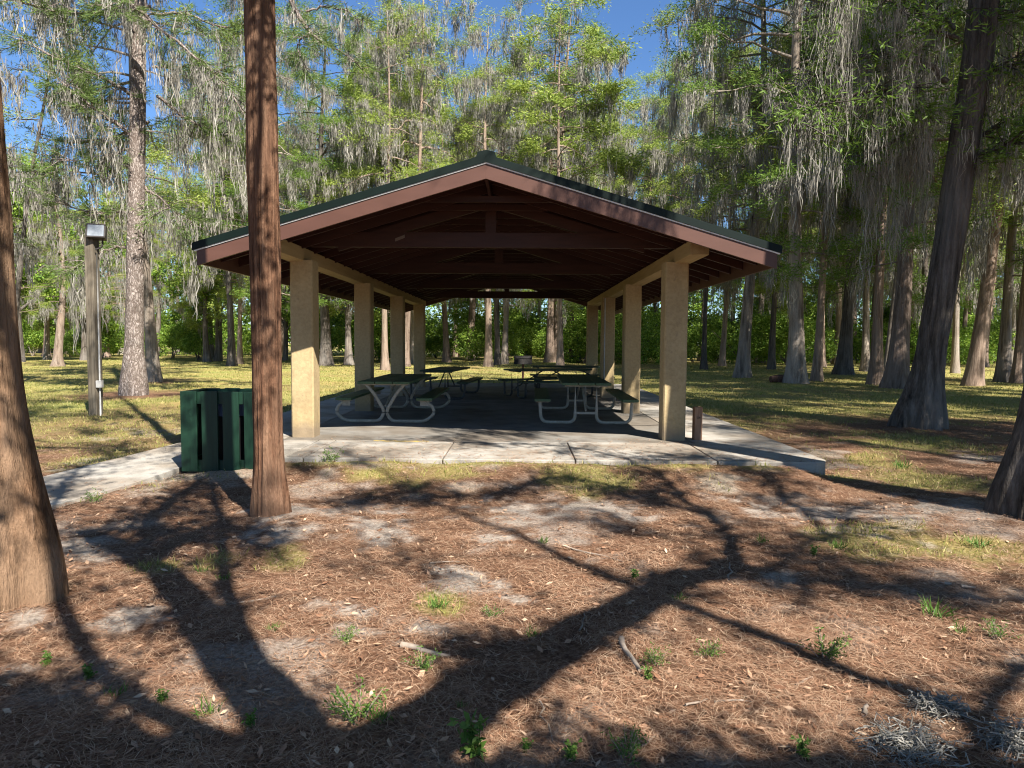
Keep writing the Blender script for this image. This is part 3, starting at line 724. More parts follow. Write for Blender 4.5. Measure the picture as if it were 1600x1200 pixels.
def make_bush(name, seed, Rr, H, n=11000, leaf=(.17, .10), stems=5, base=0.):
    rn = np.random.default_rng(seed); bl = []
    for k in range(13):
        a = rn.uniform(0, 6.28); d = Rr*rn.uniform(.1, .75); s = Rr*rn.uniform(.28, .5)
        bl.append((d*math.cos(a), d*math.sin(a), base+(H-base)*rn.uniform(.2, .85), s, s, s*rn.uniform(.6, 1.0)))
    root = empty(name); wd = MB()
    for k in range(stems):
        b = bl[k]; wd.tube([(rn.normal(0, .1), rn.normal(0, .1), -.1), (b[0]*.4, b[1]*.4, b[2]*.5), b[:3]], [.05, .035, .015], 6)
    wd.build('trunk' if base > 1 else 'stem', M['dark_bark'], root)
    leaves_cloud(seed, bl, n, leaf).leaf_mb().build('crown' if base > 1 else 'foliage', M['broad'], root)
    return root
BU = [make_bush('leafy_bush', 31, 2.6, 4.2), make_bush('leafy_bush', 32, 3.2, 3.2), make_bush('leafy_bush', 33, 2.2, 5.2)]
def make_broadtree(seed):
    rn = np.random.default_rng(seed); root = empty('broadleaf_tree'); H = 13; bl = []
    for k in range(20):
        a = rn.uniform(0, 6.28); d = 3.6*rn.uniform(.1, .9); s = rn.uniform(.9, 1.7)
        bl.append((d*math.cos(a), d*math.sin(a), rn.uniform(4.5, 11.8)-.25*d, s, s, s*.7))
    wd = MB(); wd.tube([(0, 0, -.2), (.1, 0, 1), (.15, .1, 3.5), (.1, .2, 7), (0, 0, 10)], [.34, .24, .2, .14, .05], 10)
    for b in bl[:14]: wd.tube([(.12, .1, b[2]*.45+.6), (b[0]*.5, b[1]*.5, b[2]*.75), b[:3]], [.09, .06, .02], 6)
    wd.build('trunk', M['dark_bark'], root, smooth=True)
    leaves_cloud(seed, bl, 22000, (.19, .11)).leaf_mb().build('crown', M['broad'], root); return root
BT = [make_broadtree(41), make_broadtree(42)]
used = set()
def place(proto, x, y, s, rz, label, cat, group=None, r=None, bark_=None, lean=(0, 0), name=None, zs=1.0):
    if id(proto) not in used: o = proto; used.add(id(proto))
    else: o = copy_tree(proto)
    o.location = (x, y, 0); o.rotation_mode = 'XYZ'
    o.scale = (s, s, s*zs)
    q = Matrix.Rotation(lean[0], 4, 'Y') @ Matrix.Rotation(-lean[1], 4, 'X') @ Matrix.Rotation(rz, 4, 'Z')
    o.rotation_euler = q.to_euler()
    tag(o, label, cat, group)
    for ch in o.children:
        if ch.name.startswith('trunk') and (r or bark_):
            if r: k = r/(INFO[proto.name]['r0']*s); ch.scale = (k, k, 1)
            if bark_: ch.material_slots[0].link = 'OBJECT'; ch.material_slots[0].material = bark_
    return o
cb, db, rb, bb, wb = (M[k] for k in ('cypress_bark', 'dark_bark', 'red_bark', 'tan_bark', 'cream_bark'))
MC_G = 'moss hung cypress trees of the grove'
# px of base centre, py of base, trunk width px, proto, height, bark, lean, label
TREES = [
 (510, 571, 15, 'D', 22, db, .01, 'dark grey cypress seen between the first and second left columns'),
 (602, 578, 9, 'A', 20, wb, .0, 'slender pale cypress seen between the second and third left columns'),
 (655, 577, 8, 'A', 26, wb, .0, 'tall pale cypress with an isolated mossy top above the left roof slope'),
 (698, 566, 9, 'C', 19, bb, .0, 'slim pinkish brown trunk just right of the rear left column'),
 (736, 563, 12, 'B', 20, wb, .0, 'cream trunk with a wide flared foot, left of the shelter centre'),
 (763, 576, 10, 'A', 21, wb, .0, 'bright pale cypress trunk standing closest behind the dark table'),
 (777, 573, 8, 'B', 19, db, .02, 'thin dark trunk right beside the bright pale one'),
 (788, 572, 9, 'A', 19, cb, -.01, 'grey flared trunk, rightmost of the three close together behind the shelter'),
 (858, 569, 11, 'B', 25, bb, .02, 'reddish brown trunk, left one of a close pair above the grill'),
 (869, 568, 13, 'D', 27, bb, .035, 'reddish trunk, right one of a close pair, rising past the roof ridge'),
 (891, 566, 7, 'A', 20, bb, .0, 'thin brown trunk between the close pair and the leaning trunk'),
 (923, 567, 13, 'C', 19, bb, .05, 'leaning brown double trunk by the rear right column'),
 (1100, 577, 7, 'A', 19, db, .0, 'thin dark trunk just right of the front right column'),
 (1160, 590, 17, 'B', 24, cb, .005, 'straight grey cypress below the right roof corner'),
 (1244, 599, 21, 'D', 26, cb, .01, 'stout grey cypress with flared foot beside the fallen log'),
 (1276, 595, 11, 'A', 24, wb, .0, 'slender pale cypress to the right of the stout grey one by the log'),
 (1318, 585, 17, 'D', 25, db, .01, 'dark cypress with flared foot right of the slender pale one'),
 (1352, 580, 10, 'B', 24, cb, .02, 'thin grey cypress behind the cluster of pale trunks on the right'),
 (1369, 601, 14, 'A', 25, bb, .03, 'brown cypress with pale foot, left one of the leaning cluster'),
 (1383, 597, 8, 'C', 23, cb, .05, 'thin leaning trunk in the middle of the cluster on the right'),
 (1402, 607, 24, 'D', 26, bb, .04, 'thick fluted tan cypress with a knot, beside the big dark foreground cypress'),
 (1520, 602, 19, 'B', 26, bb, .06, 'leaning reddish grey trunk right of the big dark cypress'),
 (1566, 596, 14, 'D', 26, cb, .03, 'grey mossy trunk near the right edge behind the leaning one'),
 (1590, 598, 12, 'A', 25, bb, .02, 'brown trunk at the far right edge behind the near cypress'),
 (240, 596, 16, 'C', 21, cb, -.005, 'pale cypress standing directly behind the pine'),
 (430, 580, 10, 'D', 20, cb, .0, 'grey trunk hidden partly by the red barked trunk in front'),
 (362, 572, 10, 'B', 20, db, .0, 'dark grey cypress left of the red barked trunk, near the shrubs'),
 (375, 569, 7, 'E', 18, wb, .0, 'pale small cypress trunk in the shade left of the red barked trunk'),
 (1205, 577, 9, 'E', 20, db, .0, 'dark thin cypress between the straight grey and the stout grey ones'),
 (1128, 572, 8, 'B', 21, wb, .0, 'pale distant cypress right of the thin dark trunk'),
 (545, 570, 9, 'E', 18, cb, .0, 'small grey cypress with low boughs left of the second left column'),
 (1445, 585, 10, 'D', 24, db, .0, 'dark mossy cypress behind the big foreground cypress'),
 (1492, 583, 9, 'B', 24, cb, .0, 'grey cypress in the back row, right of the big dark cypress'),
]
occ = []
rq = np.random.default_rng(99)
for px, py, wpx, pr, H, bk, ln, lab in TREES:
    x, y = gp(px, py); p = PT[pr]; s = H/INFO[p.name]['H']
    place(p, x, y, s, rq.uniform(0, 6.28), lab, 'tree', MC_G, r=wpx/F*y/2, bark_=bk, lean=(ln, rq.normal(0, .01))); occ.append((x, y))
# back rows of the grove
def skyline(px):
    xs = [-200, 0, 90, 200, 330, 400, 480, 560, 600, 640, 700, 740, 790, 850, 930, 950, 1020, 1050, 1120, 1300, 1800]
    yt = [170, 230, 250, 240, 220, 160, 140, 140, 60, 30, 60, 60, 40, -20, 40, 120, 110, -20, -30, -40, -40]
    return np.interp(px, xs, yt)
def px_of(x, y): return 813+x/y*F
cnt = 0
for k in range(900):
    y = rq.uniform(40, 88); x = rq.uniform(-.86, .86)*y
    if any((x-a)**2+(y-b)**2 < (3.7+.02*y)**2 for a, b in occ): continue
    q = px_of(x, y)
    if 940 < q < 1030 and y < 60: continue
    H = 1.6+(535-skyline(q)-rq.uniform(0, 90))/F*y
    H = min(H, 27)
    if H < 9: continue
    p = PT[rq.choice(list('ABCEE'))] if q < 1080 else PT[rq.choice(list('ABDDE'))]
    g = 'left' if q < 480 else ('middle' if q < 1080 else 'right')
    lab = {'left': 'moss hung cypress in the back rows behind the lamp pole lawn', 'middle': 'moss hung cypress in the back rows behind the shelter', 'right': 'moss hung cypress in the back rows right of the shelter'}[g]
    place(p, x, y, H/INFO[p.name]['H'], rq.uniform(0, 6.28), lab, 'tree', 'back row cypresses, '+g, r=rq.uniform(.16, .27), bark_=[cb, db, wb, bb][rq.integers(4)], lean=(rq.normal(0, .02), 0)); occ.append((x, y)); cnt += 1
    if cnt > 85: break
# bushes along the back of the lawn
k2 = 0
for Y, n, jy in ((58, 34, 3), (66, 34, 4), (80, 40, 5)):
    for k in range(n):
        y = Y+rq.uniform(-jy, jy); x = (-.82+1.64*(k+.5)/n+rq.normal(0, .012))*y; q = px_of(x, y)
        s = rq.uniform(.5, 1.35)*(1.0 if Y < 70 else 1.5)
        if 780 < q < 860 and Y < 60: s = 1.35
        if 1130 < q < 1260 and Y < 60: s = 1.15
        if Y < 70 and rq.uniform() < .34: continue
        g = 'left' if q < 480 else ('middle' if q < 1080 else 'right')
        lab = {'left': 'leafy green bush in the thicket behind the left lawn', 'middle': 'leafy green bush in the thicket seen through the shelter', 'right': 'leafy green bush in the thicket behind the right trunks'}[g]
        place(BU[rq.integers(3)], x, y, s, rq.uniform(0, 6.28), lab, 'bush', 'thicket bushes, '+g)
# broadleaf trees on the left
for px, py, ytop, i_, lab in ((30, 566, 215, 0, 'bright leafy broadleaf tree at the left edge behind the lawn'), (340, 564, 275, 1, 'rounded yellow green broadleaf tree left of the red barked trunk'), (130, 563, 330, 1, 'lower broadleaf tree with light leaves behind the lamp pole'), (-80, 566, 240, 1, 'broadleaf tree beyond the left edge of the lawn'), (445, 563, 360, 0, 'low leafy tree behind the left front column'), (1190, 562, 430, 0, 'leafy small tree in the gap below the right roof corner')):
    x, y = gp(px, py); H = 1.6+(535-ytop)/F*y
    place(BT[i_], x, y, H/13, rq.uniform(0, 6.28), lab, 'tree')
# far woods closing the view
fo = Fol(77); nC = 9000
X = rq.uniform(-110, 110, nC); Yw = rq.uniform(97, 108, nC); hmax = 8+7*fbm(X*.06, 0*X, 0, 5)
Z = rq.uniform(0, 1, nC)**.8*hmax
fo.spray(np.stack([X, Yw, Z], -1), np.tile([0, -1, .3], (nC, 1)), 7, .55, .34, spread=(.5, .5, .4))
tag(fo.leaf_mb().build('far_woods', M['broad']), 'far wall of green woodland closing the view behind the grove', 'woodland', kind='stuff')
# ------------------------------------------------------------------ near trees
def interp_cf(tab):
    z = [a[0] for a in tab]; x = [a[1] for a in tab]; y = [a[2] for a in tab]
    def cf(q): return (np.interp(q, z, x), np.interp(q, z, y))
    def sm(q):
        a = [cf(q+k) for k in (-.5, -.25, 0, .25, .5)]
        return (float(np.mean([k[0] for k in a])), float(np.mean([k[1] for k in a])))
    return sm
def smooth(path, n=16):
    P_ = np.array(path, float); k = np.arange(len(P_)); u = np.linspace(0, len(P_)-1, n)
    Q = np.stack([np.interp(u, k, P_[:, i]) for i in range(3)], -1)
    for _ in range(2): Q[1:-1] = (Q[:-2]+2*Q[1:-1]+Q[2:])/4
    return Q
def dress(rn, path, wood, fo, r0, r1, twigs, tl, moss, mlen, leaf, nleaf, mw=.02, tipbias=1., kind='frond', nm=8, rs=3, n=6):
    Q = smooth(path, 18); m = len(Q)
    Q[1:-1] += rn.normal(0, .02, (m-2, 3))
    wood.tube(Q, np.linspace(r0, r1, m), n, cap=False)
    SC, SD, MCs = [], [], []
    for k in range(twigs):
        t = rn.uniform(.12, 1)**(1/tipbias); i0 = min(m-2, int(t*(m-1))); f = t*(m-1)-i0; p = Q[i0]*(1-f)+Q[i0+1]*f
        ax = unit(Q[i0+1]-Q[i0]); d = unit(ax*rn.uniform(.2, 1)+rn.normal(size=3)*np.array([.8, .8, .45])+np.array([0, 0, .05]))
        L = tl*rn.uniform(.4, 1.2); mid = p+d*L*.5+rn.normal(0, .06*L, 3); e = p+d*L+np.array([0, 0, -.22*L])+rn.normal(0, .06*L, 3)
        wood.tube(np.stack([p, mid, e]), [min(.018, r0*.4), .010, .004], rs, cap=False)
        for a in (.45, .75, 1.):
            SC.append(p+(e-p)*a); SD.append(d)
        if rn.uniform() < moss: MCs += [p+(e-p)*rn.uniform(.1, 1.0)]
        if rn.uniform() < moss: MCs += [p]
    fo.spray(SC, SD, nleaf, *leaf, spread=(.05, .05, .03) if kind == 'needle' else (.10, .10, .05), dirk=.9 if kind == 'needle' else .7, jit=.6)
    fo.moss(MCs, nm, mlen, mw, spread=.07)
def near_tree(name, label, cf, rf, H, bk, leafm, seed, ridge, lob=.3, lobn=7, hl=.9, rk=6, ns=96, nz=150, limbs=(), cr=None, zoff=0.):
    rn = np.random.default_rng(seed); bx, by = cf(0)
    root = empty(name, (bx, by, 0)); tag(root, label, 'tree')
    wood = MB(); lc = lambda z: (cf(z)[0]-bx, cf(z)[1]-by)
    trunk_geo(wood, lc, rf, H, ns=ns, nz=nz, lob=lob, lobn=lobn, hl=hl, ridge=ridge, rk=rk, seed=seed)
    fo = Fol(seed)
    if cr:
        kw = dict(cr); crown(rn, wood, fo, H, kw.pop('z0'), kw.pop('nb'), kw.pop('L0'), lc, rf, **kw)
    off = np.array([bx, by, 0])
    for lm in limbs:
        kw = dict(lm); pth = np.array([tuple(p) for p in kw.pop('path')])-off
        dress(rn, pth, wood, fo, **kw)
    wood.build('trunk', bk, root, smooth=True)
    if fo.L: fo.leaf_mb().build('crown', leafm, root)
    if fo.S: fo.moss_mb().build('spanish_moss', M['moss'], root)
    return root
G2 = lambda z, a, b, c: a+b*math.exp(-(z/c)**2)
FR = (.15, .026)
near_tree('cypress_tree', 'large reddish brown trunk with stringy bark, cut off by the left edge in the foreground', interp_cf([(-1, -3.25, 4.05), (1.3, -3.26, 4.05), (3.6, -3.36, 4.05), (20, -4.0, 4.2)]),
    lambda z: G2(z, .250, .215, .8)*max(.1, (1-max(0, z-4)/20)), 20, M['brown_bark'], M['frond'], 61, .034, lob=.24, lobn=6, hl=.8, rk=9,
    cr=dict(z0=7.5, nb=40, L0=3.1, moss=.5, mlen=.7, nleaf=8, sub=True))
near_tree('cypress_tree', 'straight red barked trunk standing in front of the shelter beside the green bin enclosure', interp_cf([(-1, -2.257, 6.17), (3, -2.285, 6.17), (5, -2.297, 6.17), (20, -2.5, 6.2)]),
    lambda z: G2(z, .124, .050, .35)*max(.12, (1-max(0, z-4)/19)), 19, M['red_bark'], M['frond'], 62, .018, lob=.2, lobn=5, hl=.4, rk=12,
    cr=dict(z0=8.5, nb=24, L0=2.3, moss=.5, mlen=.7, nleaf=8))
def A(Y, *pp, dy=0): return [at(a, b, Y+dy*k) for k, (a, b) in enumerate(pp)]
PN = dict(leaf=(.20, .016), nleaf=20, kind='needle', mw=.018, mlen=.7, nm=13)
def pl(Y, r0, r1, tw, tl, moss, *pp, dy=0, **k):
    d = dict(PN); d.update(k); return dict(path=A(Y, *pp, dy=dy), r0=r0, r1=r1, twigs=tw, tl=tl, moss=moss*.5, **d)
pb = gp(209, 617)
near_tree('pine_tree', 'tall pine with pale scaly bark and mossy dead boughs beside the lamp pole', interp_cf([(-1, pb[0]-.02, pb[1]), (0, pb[0], pb[1]), (4, pb[0]+.15, pb[1]), (11.2, pb[0]+.46, pb[1]), (24, pb[0]+.9, pb[1])]),
    lambda z: G2(z, .245, .15, .9)*max(.15, 1-max(0, z-2)/34), 23, M['pine_bark'], M['needle'], 63, .012, lob=.06, lobn=6, rk=5, ns=48, nz=120,
    limbs=[pl(20.0, .07, .012, 44, .8, .9, (222, 228), (190, 197), (150, 172), (112, 142), (95, 128), dy=-.3, mlen=1.1),
           pl(20.0, .06, .012, 44, .8, .6, (228, 160), (190, 137), (140, 113), (90, 92), (30, 60), dy=-.3),
           pl(20.0, .04, .01, 26, .8, .5, (226, 165), (190, 158), (150, 160), (110, 168), dy=.3),
           pl(20.0, .05, .012, 32, .9, .5, (240, 70), (205, 45), (170, 5), (120, -20), dy=-.3),
           pl(20.0, .05, .012, 44, .9, .9, (245, 150), (290, 185), (330, 205), (385, 220), dy=.3, mlen=1.1),
           pl(20.0, .04, .012, 34, .9, .9, (238, 105), (265, 105), (310, 102), (370, 115), dy=.2, mlen=1.2),
           pl(20.0, .04, .012, 26, .8, .8, (222, 225), (180, 240), (140, 252), (100, 250), dy=-.2),
           pl(20.0, .05, .012, 30, .9, .7, (212, 332), (170, 331), (130, 330), (85, 312), dy=.2),
           pl(20.0, .04, .012, 26, .9, .9, (210, 385), (180, 387), (150, 396), (120, 420), dy=-.2, mlen=1.2),
           pl(20.0, .04, .012, 26, .9, .9, (225, 290), (260, 320), (300, 350), dy=-.2, mlen=1.2),
           pl(20.0, .04, .012, 30, .9, .8, (233, 190), (180, 215), (120, 225), (60, 215), dy=.3, mlen=1.0),
           pl(20.0, .04, .012, 26, .9, .8, (226, 250), (160, 275), (90, 262), (40, 270), dy=.4, mlen=1.0),
           pl(19.0, .07, .012, 60, .8, .9, (236, 40), (180, -14), (205, 8), (255, 45), (300, 90), (345, 120), (388, 190), dy=-.2, mlen=.9),
           pl(19.0, .04, .01, 26, .7, .5, (236, 20), (300, 22), (340, 43), (390, 38)),
           pl(20.0, .05, .012, 40, .9, .6, (236, 10), (150, 20), (90, 18), (40, 5), (-30, -10), dy=-.4),
           pl(20.0, .10, .015, 30, .65, .35, (246, -70), (350, -95), (430, -45), (455, 0), (475, 45), (505, 70), (540, 80), (566, 108), dy=-.3, tipbias=2.2, mlen=.45),
           pl(18.4, .03, .008, 12, .5, .4, (478, 18), (510, 10), (545, 18), (562, 36), mlen=.35),
           pl(18.3, .03, .008, 14, .5, .4, (484, 52), (470, 62), (462, 75), (480, 110), mlen=.35)],
    cr=dict(z0=13, nb=26, L0=3.0, moss=.5, mlen=.7, leaf=(.22, .02), nleaf=16))
sb = (at(14, 602, 24).x, 24.)
near_tree('leaning_sapling', 'thin dark leaning stem hung with moss near the left edge', interp_cf([(-1, sb[0], 24), (0, sb[0], 24), (6.6, at(43, 300, 24).x, 24), (8.8, at(62, 200, 24).x, 24), (13.2, at(98, 0, 24).x, 24), (16, at(118, -120, 24).x, 24)]),
    lambda z: .10*max(.1, 1-z/17), 16, M['dark_bark'], M['needle'], 64, .004, lob=0, ns=12, nz=60,
    cr=dict(z0=4.5, nb=26, L0=1.2, moss=1.2, mlen=.8, leaf=(.2, .02), nleaf=10))
def xr(px, d=13.2): return (px-813)/F*d
rb0 = gp(1428, 668)
BL = dict(leaf=FR, nleaf=9, mw=.010, mlen=.6, nm=18)
def bl(Y, r0, r1, tw, tl, moss, *pp, dy=0, **k):
    d = dict(BL); d.update(k); return dict(path=A(Y, *pp, dy=dy), r0=r0, r1=r1, twigs=tw, tl=tl, moss=moss*.42, **d)
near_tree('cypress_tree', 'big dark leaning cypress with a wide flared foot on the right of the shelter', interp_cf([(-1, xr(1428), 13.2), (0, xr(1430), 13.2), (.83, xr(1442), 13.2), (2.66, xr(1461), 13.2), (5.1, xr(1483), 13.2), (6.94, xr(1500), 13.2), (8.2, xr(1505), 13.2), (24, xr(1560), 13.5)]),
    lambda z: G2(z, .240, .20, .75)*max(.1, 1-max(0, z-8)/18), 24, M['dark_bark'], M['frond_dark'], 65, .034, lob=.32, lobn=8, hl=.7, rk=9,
    limbs=[bl(13.2, .06, .012, 60, .9, 1, (1480, 128), (1452, 100), (1400, 92), (1370, 79), (1330, 95), (1290, 112), (1240, 135), dy=-.1),
           bl(13.2, .07, .012, 60, .9, 1, (1475, 143), (1455, 136), (1405, 135), (1360, 142), (1320, 152), (1280, 168), (1230, 190), dy=-.2),
           bl(13.2, .05, .012, 50, .9, 1, (1495, 45), (1475, 22), (1450, 10), (1400, 20), (1350, 40), (1310, 30), dy=.2),
           bl(13.2, .05, .012, 50, .9, .9, (1512, 118), (1545, 110), (1600, 96), (1660, 92), dy=-.2),
           bl(13.2, .05, .012, 50, .9, .7, (1500, 225), (1545, 205), (1600, 185), (1660, 180), dy=.2),
           bl(13.2, .04, .012, 40, .9, .6, (1498, 255), (1540, 240), (1600, 215), (1650, 205), dy=-.3),
           bl(13.2, .05, .012, 50, .9, 1, (1495, 60), (1440, 40), (1380, -10), (1300, -30), dy=-.4, mlen=1.5),
           bl(13.2, .04, .012, 40, .9, 1, (1470, 190), (1430, 200), (1380, 230), (1330, 260), dy=.3, mlen=1.3),
           bl(13.2, .03, .01, 20, .6, .4, (1465, 188), (1455, 182), (1440, 170), (1420, 175), dy=-.2),
           bl(13.2, .05, .012, 44, .9, .9, (1515, 40), (1560, 20), (1620, 10), dy=.3)],
    cr=dict(z0=8.3, nb=40, L0=3.4, moss=.3, mlen=.7, mw=.026))
near_tree('cypress_tree', 'furrowed grey trunk with spreading foot, cut off by the right edge', interp_cf([(-1, 4.86, 6.35), (0, 4.87, 6.35), (20, 5.9, 6.4)]),
    lambda z: G2(z, .26, .18, .75)*max(.1, 1-max(0, z-4)/19), 20, M['dark_bark'], M['frond'], 66, .036, lob=.28, lobn=7, hl=.7, rk=9,
    cr=dict(z0=7.0, nb=30, L0=3.0, moss=.7, mlen=.9, nleaf=9))
# trees standing behind the photographer: their limbs throw the shadows across the foreground
def sh(px, py, h):
    x, y = gp(px, py); q = SUN*(h/SUN.z); return (x+q.x, y+q.y, h)
OK = dict(leaf=(.085, .045), nleaf=10, mw=.02, mlen=.3, nm=6)
def ol(r0, r1, tw, tl, moss, *pp, **k):
    d = dict(OK); d.update(k); return dict(path=[p if len(p) == 3 and p[2] < 50 and abs(p[0]) < 20 else p for p in pp], r0=r0, r1=r1, twigs=tw, tl=tl, moss=moss, n=10, **d)
fk = sh(505, 1235, 4.4)
near_tree('oak_tree', 'spreading oak with thick crooked limbs standing just behind the camera', interp_cf([(-1, 2.05, -1.5), (0, 2.05, -1.5), (2.2, 2.0, -1.45), (4.4, fk[0], fk[1]), (5, fk[0], fk[1]+.05)]),
    lambda z: G2(z, .24, .2, .6)*max(.55, 1-z/9), 4.9, M['dark_bark'], M['broad'], 67, .02, lob=.15, rk=6, ns=32, nz=40,
    limbs=[ol(.20, .085, 34, .45, 0, fk, sh(450, 1190, 4.5), sh(446, 1130, 4.7), sh(405, 1075, 4.9), sh(345, 1030, 5.05), sh(318, 970, 5.2), sh(275, 905, 5.35), sh(225, 870, 5.5), sh(170, 850, 5.7), sh(135, 830, 5.9), tipbias=3),
           ol(.09, .035, 26, .3, 0, sh(235, 880, 5.4), sh(270, 845, 5.6), sh(310, 832, 5.8), sh(350, 822, 5.9), sh(385, 838, 6.0), sh(405, 860, 6.1)),
           ol(.09, .035, 70, .45, 0, sh(225, 870, 5.5), sh(235, 820, 5.7), sh(250, 790, 5.9), sh(330, 745, 6.3)),
           ol(.03, .012, 6, .25, 0, sh(310, 832, 5.8), sh(318, 850, 5.8), sh(333, 880, 5.9)),
           ol(.03, .012, 8, .25, 0, sh(290, 950, 5.2), sh(255, 965, 5.2), sh(232, 1000, 5.2)),
           ol(.20, .10, 28, .4, 0, fk, sh(600, 1170, 4.6), sh(700, 1105, 4.9), sh(800, 1045, 5.2), sh(900, 990, 5.5), sh(1000, 930, 5.8), sh(1080, 905, 6.0), sh(1140, 880, 6.2), tipbias=2),
           ol(.06, .02, 12, .3, 0, sh(890, 1000, 5.4), sh(820, 1012, 5.5), sh(740, 1015, 5.6), sh(650, 1022, 5.7)),
           ol(.07, .02, 34, .5, 0, sh(1140, 880, 6.2), sh(1135, 845, 6.4), sh(1120, 815, 6.6), sh(1050, 790, 6.9), sh(960, 775, 7.2)),
           ol(.07, .03, 50, .55, 0, sh(1140, 880, 6.2), sh(1200, 900, 6.4), sh(1290, 905, 6.6), sh(1400, 915, 6.8), sh(1520, 930, 7.0), sh(1640, 930, 7.2)),
           ol(.04, .02, 40, .5, 0, sh(1200, 900, 6.4), sh(1240, 860, 6.6), sh(1300, 840, 6.8), sh(1340, 790, 7.)),
           ol(.14, .07, 60, .45, 0, fk, sh(420, 1215, 4.6), sh(300, 1190, 4.7), sh(180, 1170, 4.8), sh(60, 1135, 4.9), sh(-40, 1100, 5.0), sh(-160, 1060, 5.1)),
           ol(.07, .03, 90, .4, 0, sh(60, 1135, 4.9), sh(20, 1110, 5), sh(-20, 1190, 5), sh(60, 1215, 5.1)),
           ol(.12, .05, 60, .5, 0, fk, sh(700, 1225, 4.5), sh(860, 1222, 4.6), sh(1050, 1205, 4.7), sh(1250, 1200, 4.8), sh(1450, 1205, 4.9), sh(1650, 1200, 5.0)),
           ol(.07, .02, 46, .5, 0, fk, (.9, -1.2, 5.4), (-.4, .3, 6.0), (-1.3, 1.2, 6.3), (-2.0, 2.3, 6.5)),
           ol(.07, .02, 60, .5, 0, fk, (1.2, -.3, 5.8), (.6, 1.5, 6.8), (-.2, 3.0, 7.2), (-.9, 4.2, 7.4)),
           ol(.04, .015, 110, .6, 0, sh(1120, 815, 6.6), sh(1000, 770, 6.9), sh(850, 750, 7.2), sh(760, 785, 7.4), sh(640, 770, 7.6), sh(560, 780, 7.7)),
           ol(.04, .015, 90, .6, 0, sh(1300, 840, 6.8), sh(1200, 760, 7.2), sh(1120, 735, 7.4), sh(1040, 728, 7.6)),
           ol(.04, .012, 70, .55, 0, (-.4, .3, 6.0), (-1.2, 1.8, 7.0), (-1.6, 3.0, 7.4), (-1.9, 4.4, 7.8)),
           ol(.04, .012, 60, .6, 0, sh(1120, 815, 6.6), sh(1010, 745, 7.2), sh(900, 714, 7.6), sh(780, 706, 7.8), sh(620, 702, 8.0)),
           ol(.05, .02, 18, .5, 0, sh(1500, 1205, 4.9), sh(1560, 1100, 5.2), sh(1620, 1030, 5.4), sh(1680, 980, 5.6))])
s1 = sh(1160, 985, 6.4)
near_tree('slim_cypress_tree', 'slim cypress standing to the right of the camera', interp_cf([(-1, 4.75, -.95), (0, 4.75, -.95), (3, 4.72, -.9), (6.4, s1[0], s1[1]), (14, s1[0]-.3, s1[1]+.3)]),
    lambda z: .10*max(.15, 1-z/15)+.05*math.exp(-z/.4), 14, M['cypress_bark'], M['frond'], 68, .006, lob=.1, ns=24, nz=60,
    cr=dict(z0=7.0, nb=14, L0=1.6, moss=.5, mlen=.5, nleaf=7))
for x, y, H, p, lab in ((12.6, 1.0, 17, 'C', 'cypress standing out of view to the right of the camera'), (11.5, 8.2, 21, 'A', 'cypress just beyond the right edge of the view, level with the shelter front'), (16.5, 14, 22, 'B', 'mossy cypress beyond the right edge, level with the shelter'),
        (-7.5, -1.5, 19, 'C', 'cypress left of the camera, out of view'),
        (21, 9, 22, 'A', 'cypress well beyond the right edge of the view'), (27, 20, 23, 'B', 'mossy cypress beyond the right edge, level with the back of the shelter'), (18.5, 19.5, 25, 'D', 'dark mossy cypress just beyond the right edge, level with the shelter middle'), (24, 27, 25, 'D', 'dark mossy cypress beyond the right edge at the back of the lawn'), (21, 13, 24, 'B', 'broad mossy cypress beyond the right edge of the lawn'), (14.5, 4.5, 20, 'B', 'mossy cypress out of view to the right, in front of the slab corner'), (18, 9.5, 23, 'D', 'dark mossy cypress out of view to the right of the big leaning one'), (-14, 6, 20, 'C', 'cypress beyond the left edge, in front of the lamp pole'), (25, 2, 22, 'C', 'cypress far off to the right of the camera')):
    place(PT[p], x, y, H/INFO[PT[p].name]['H'], rq.uniform(0, 6.28), lab, 'tree', r=.24, bark_=cb)

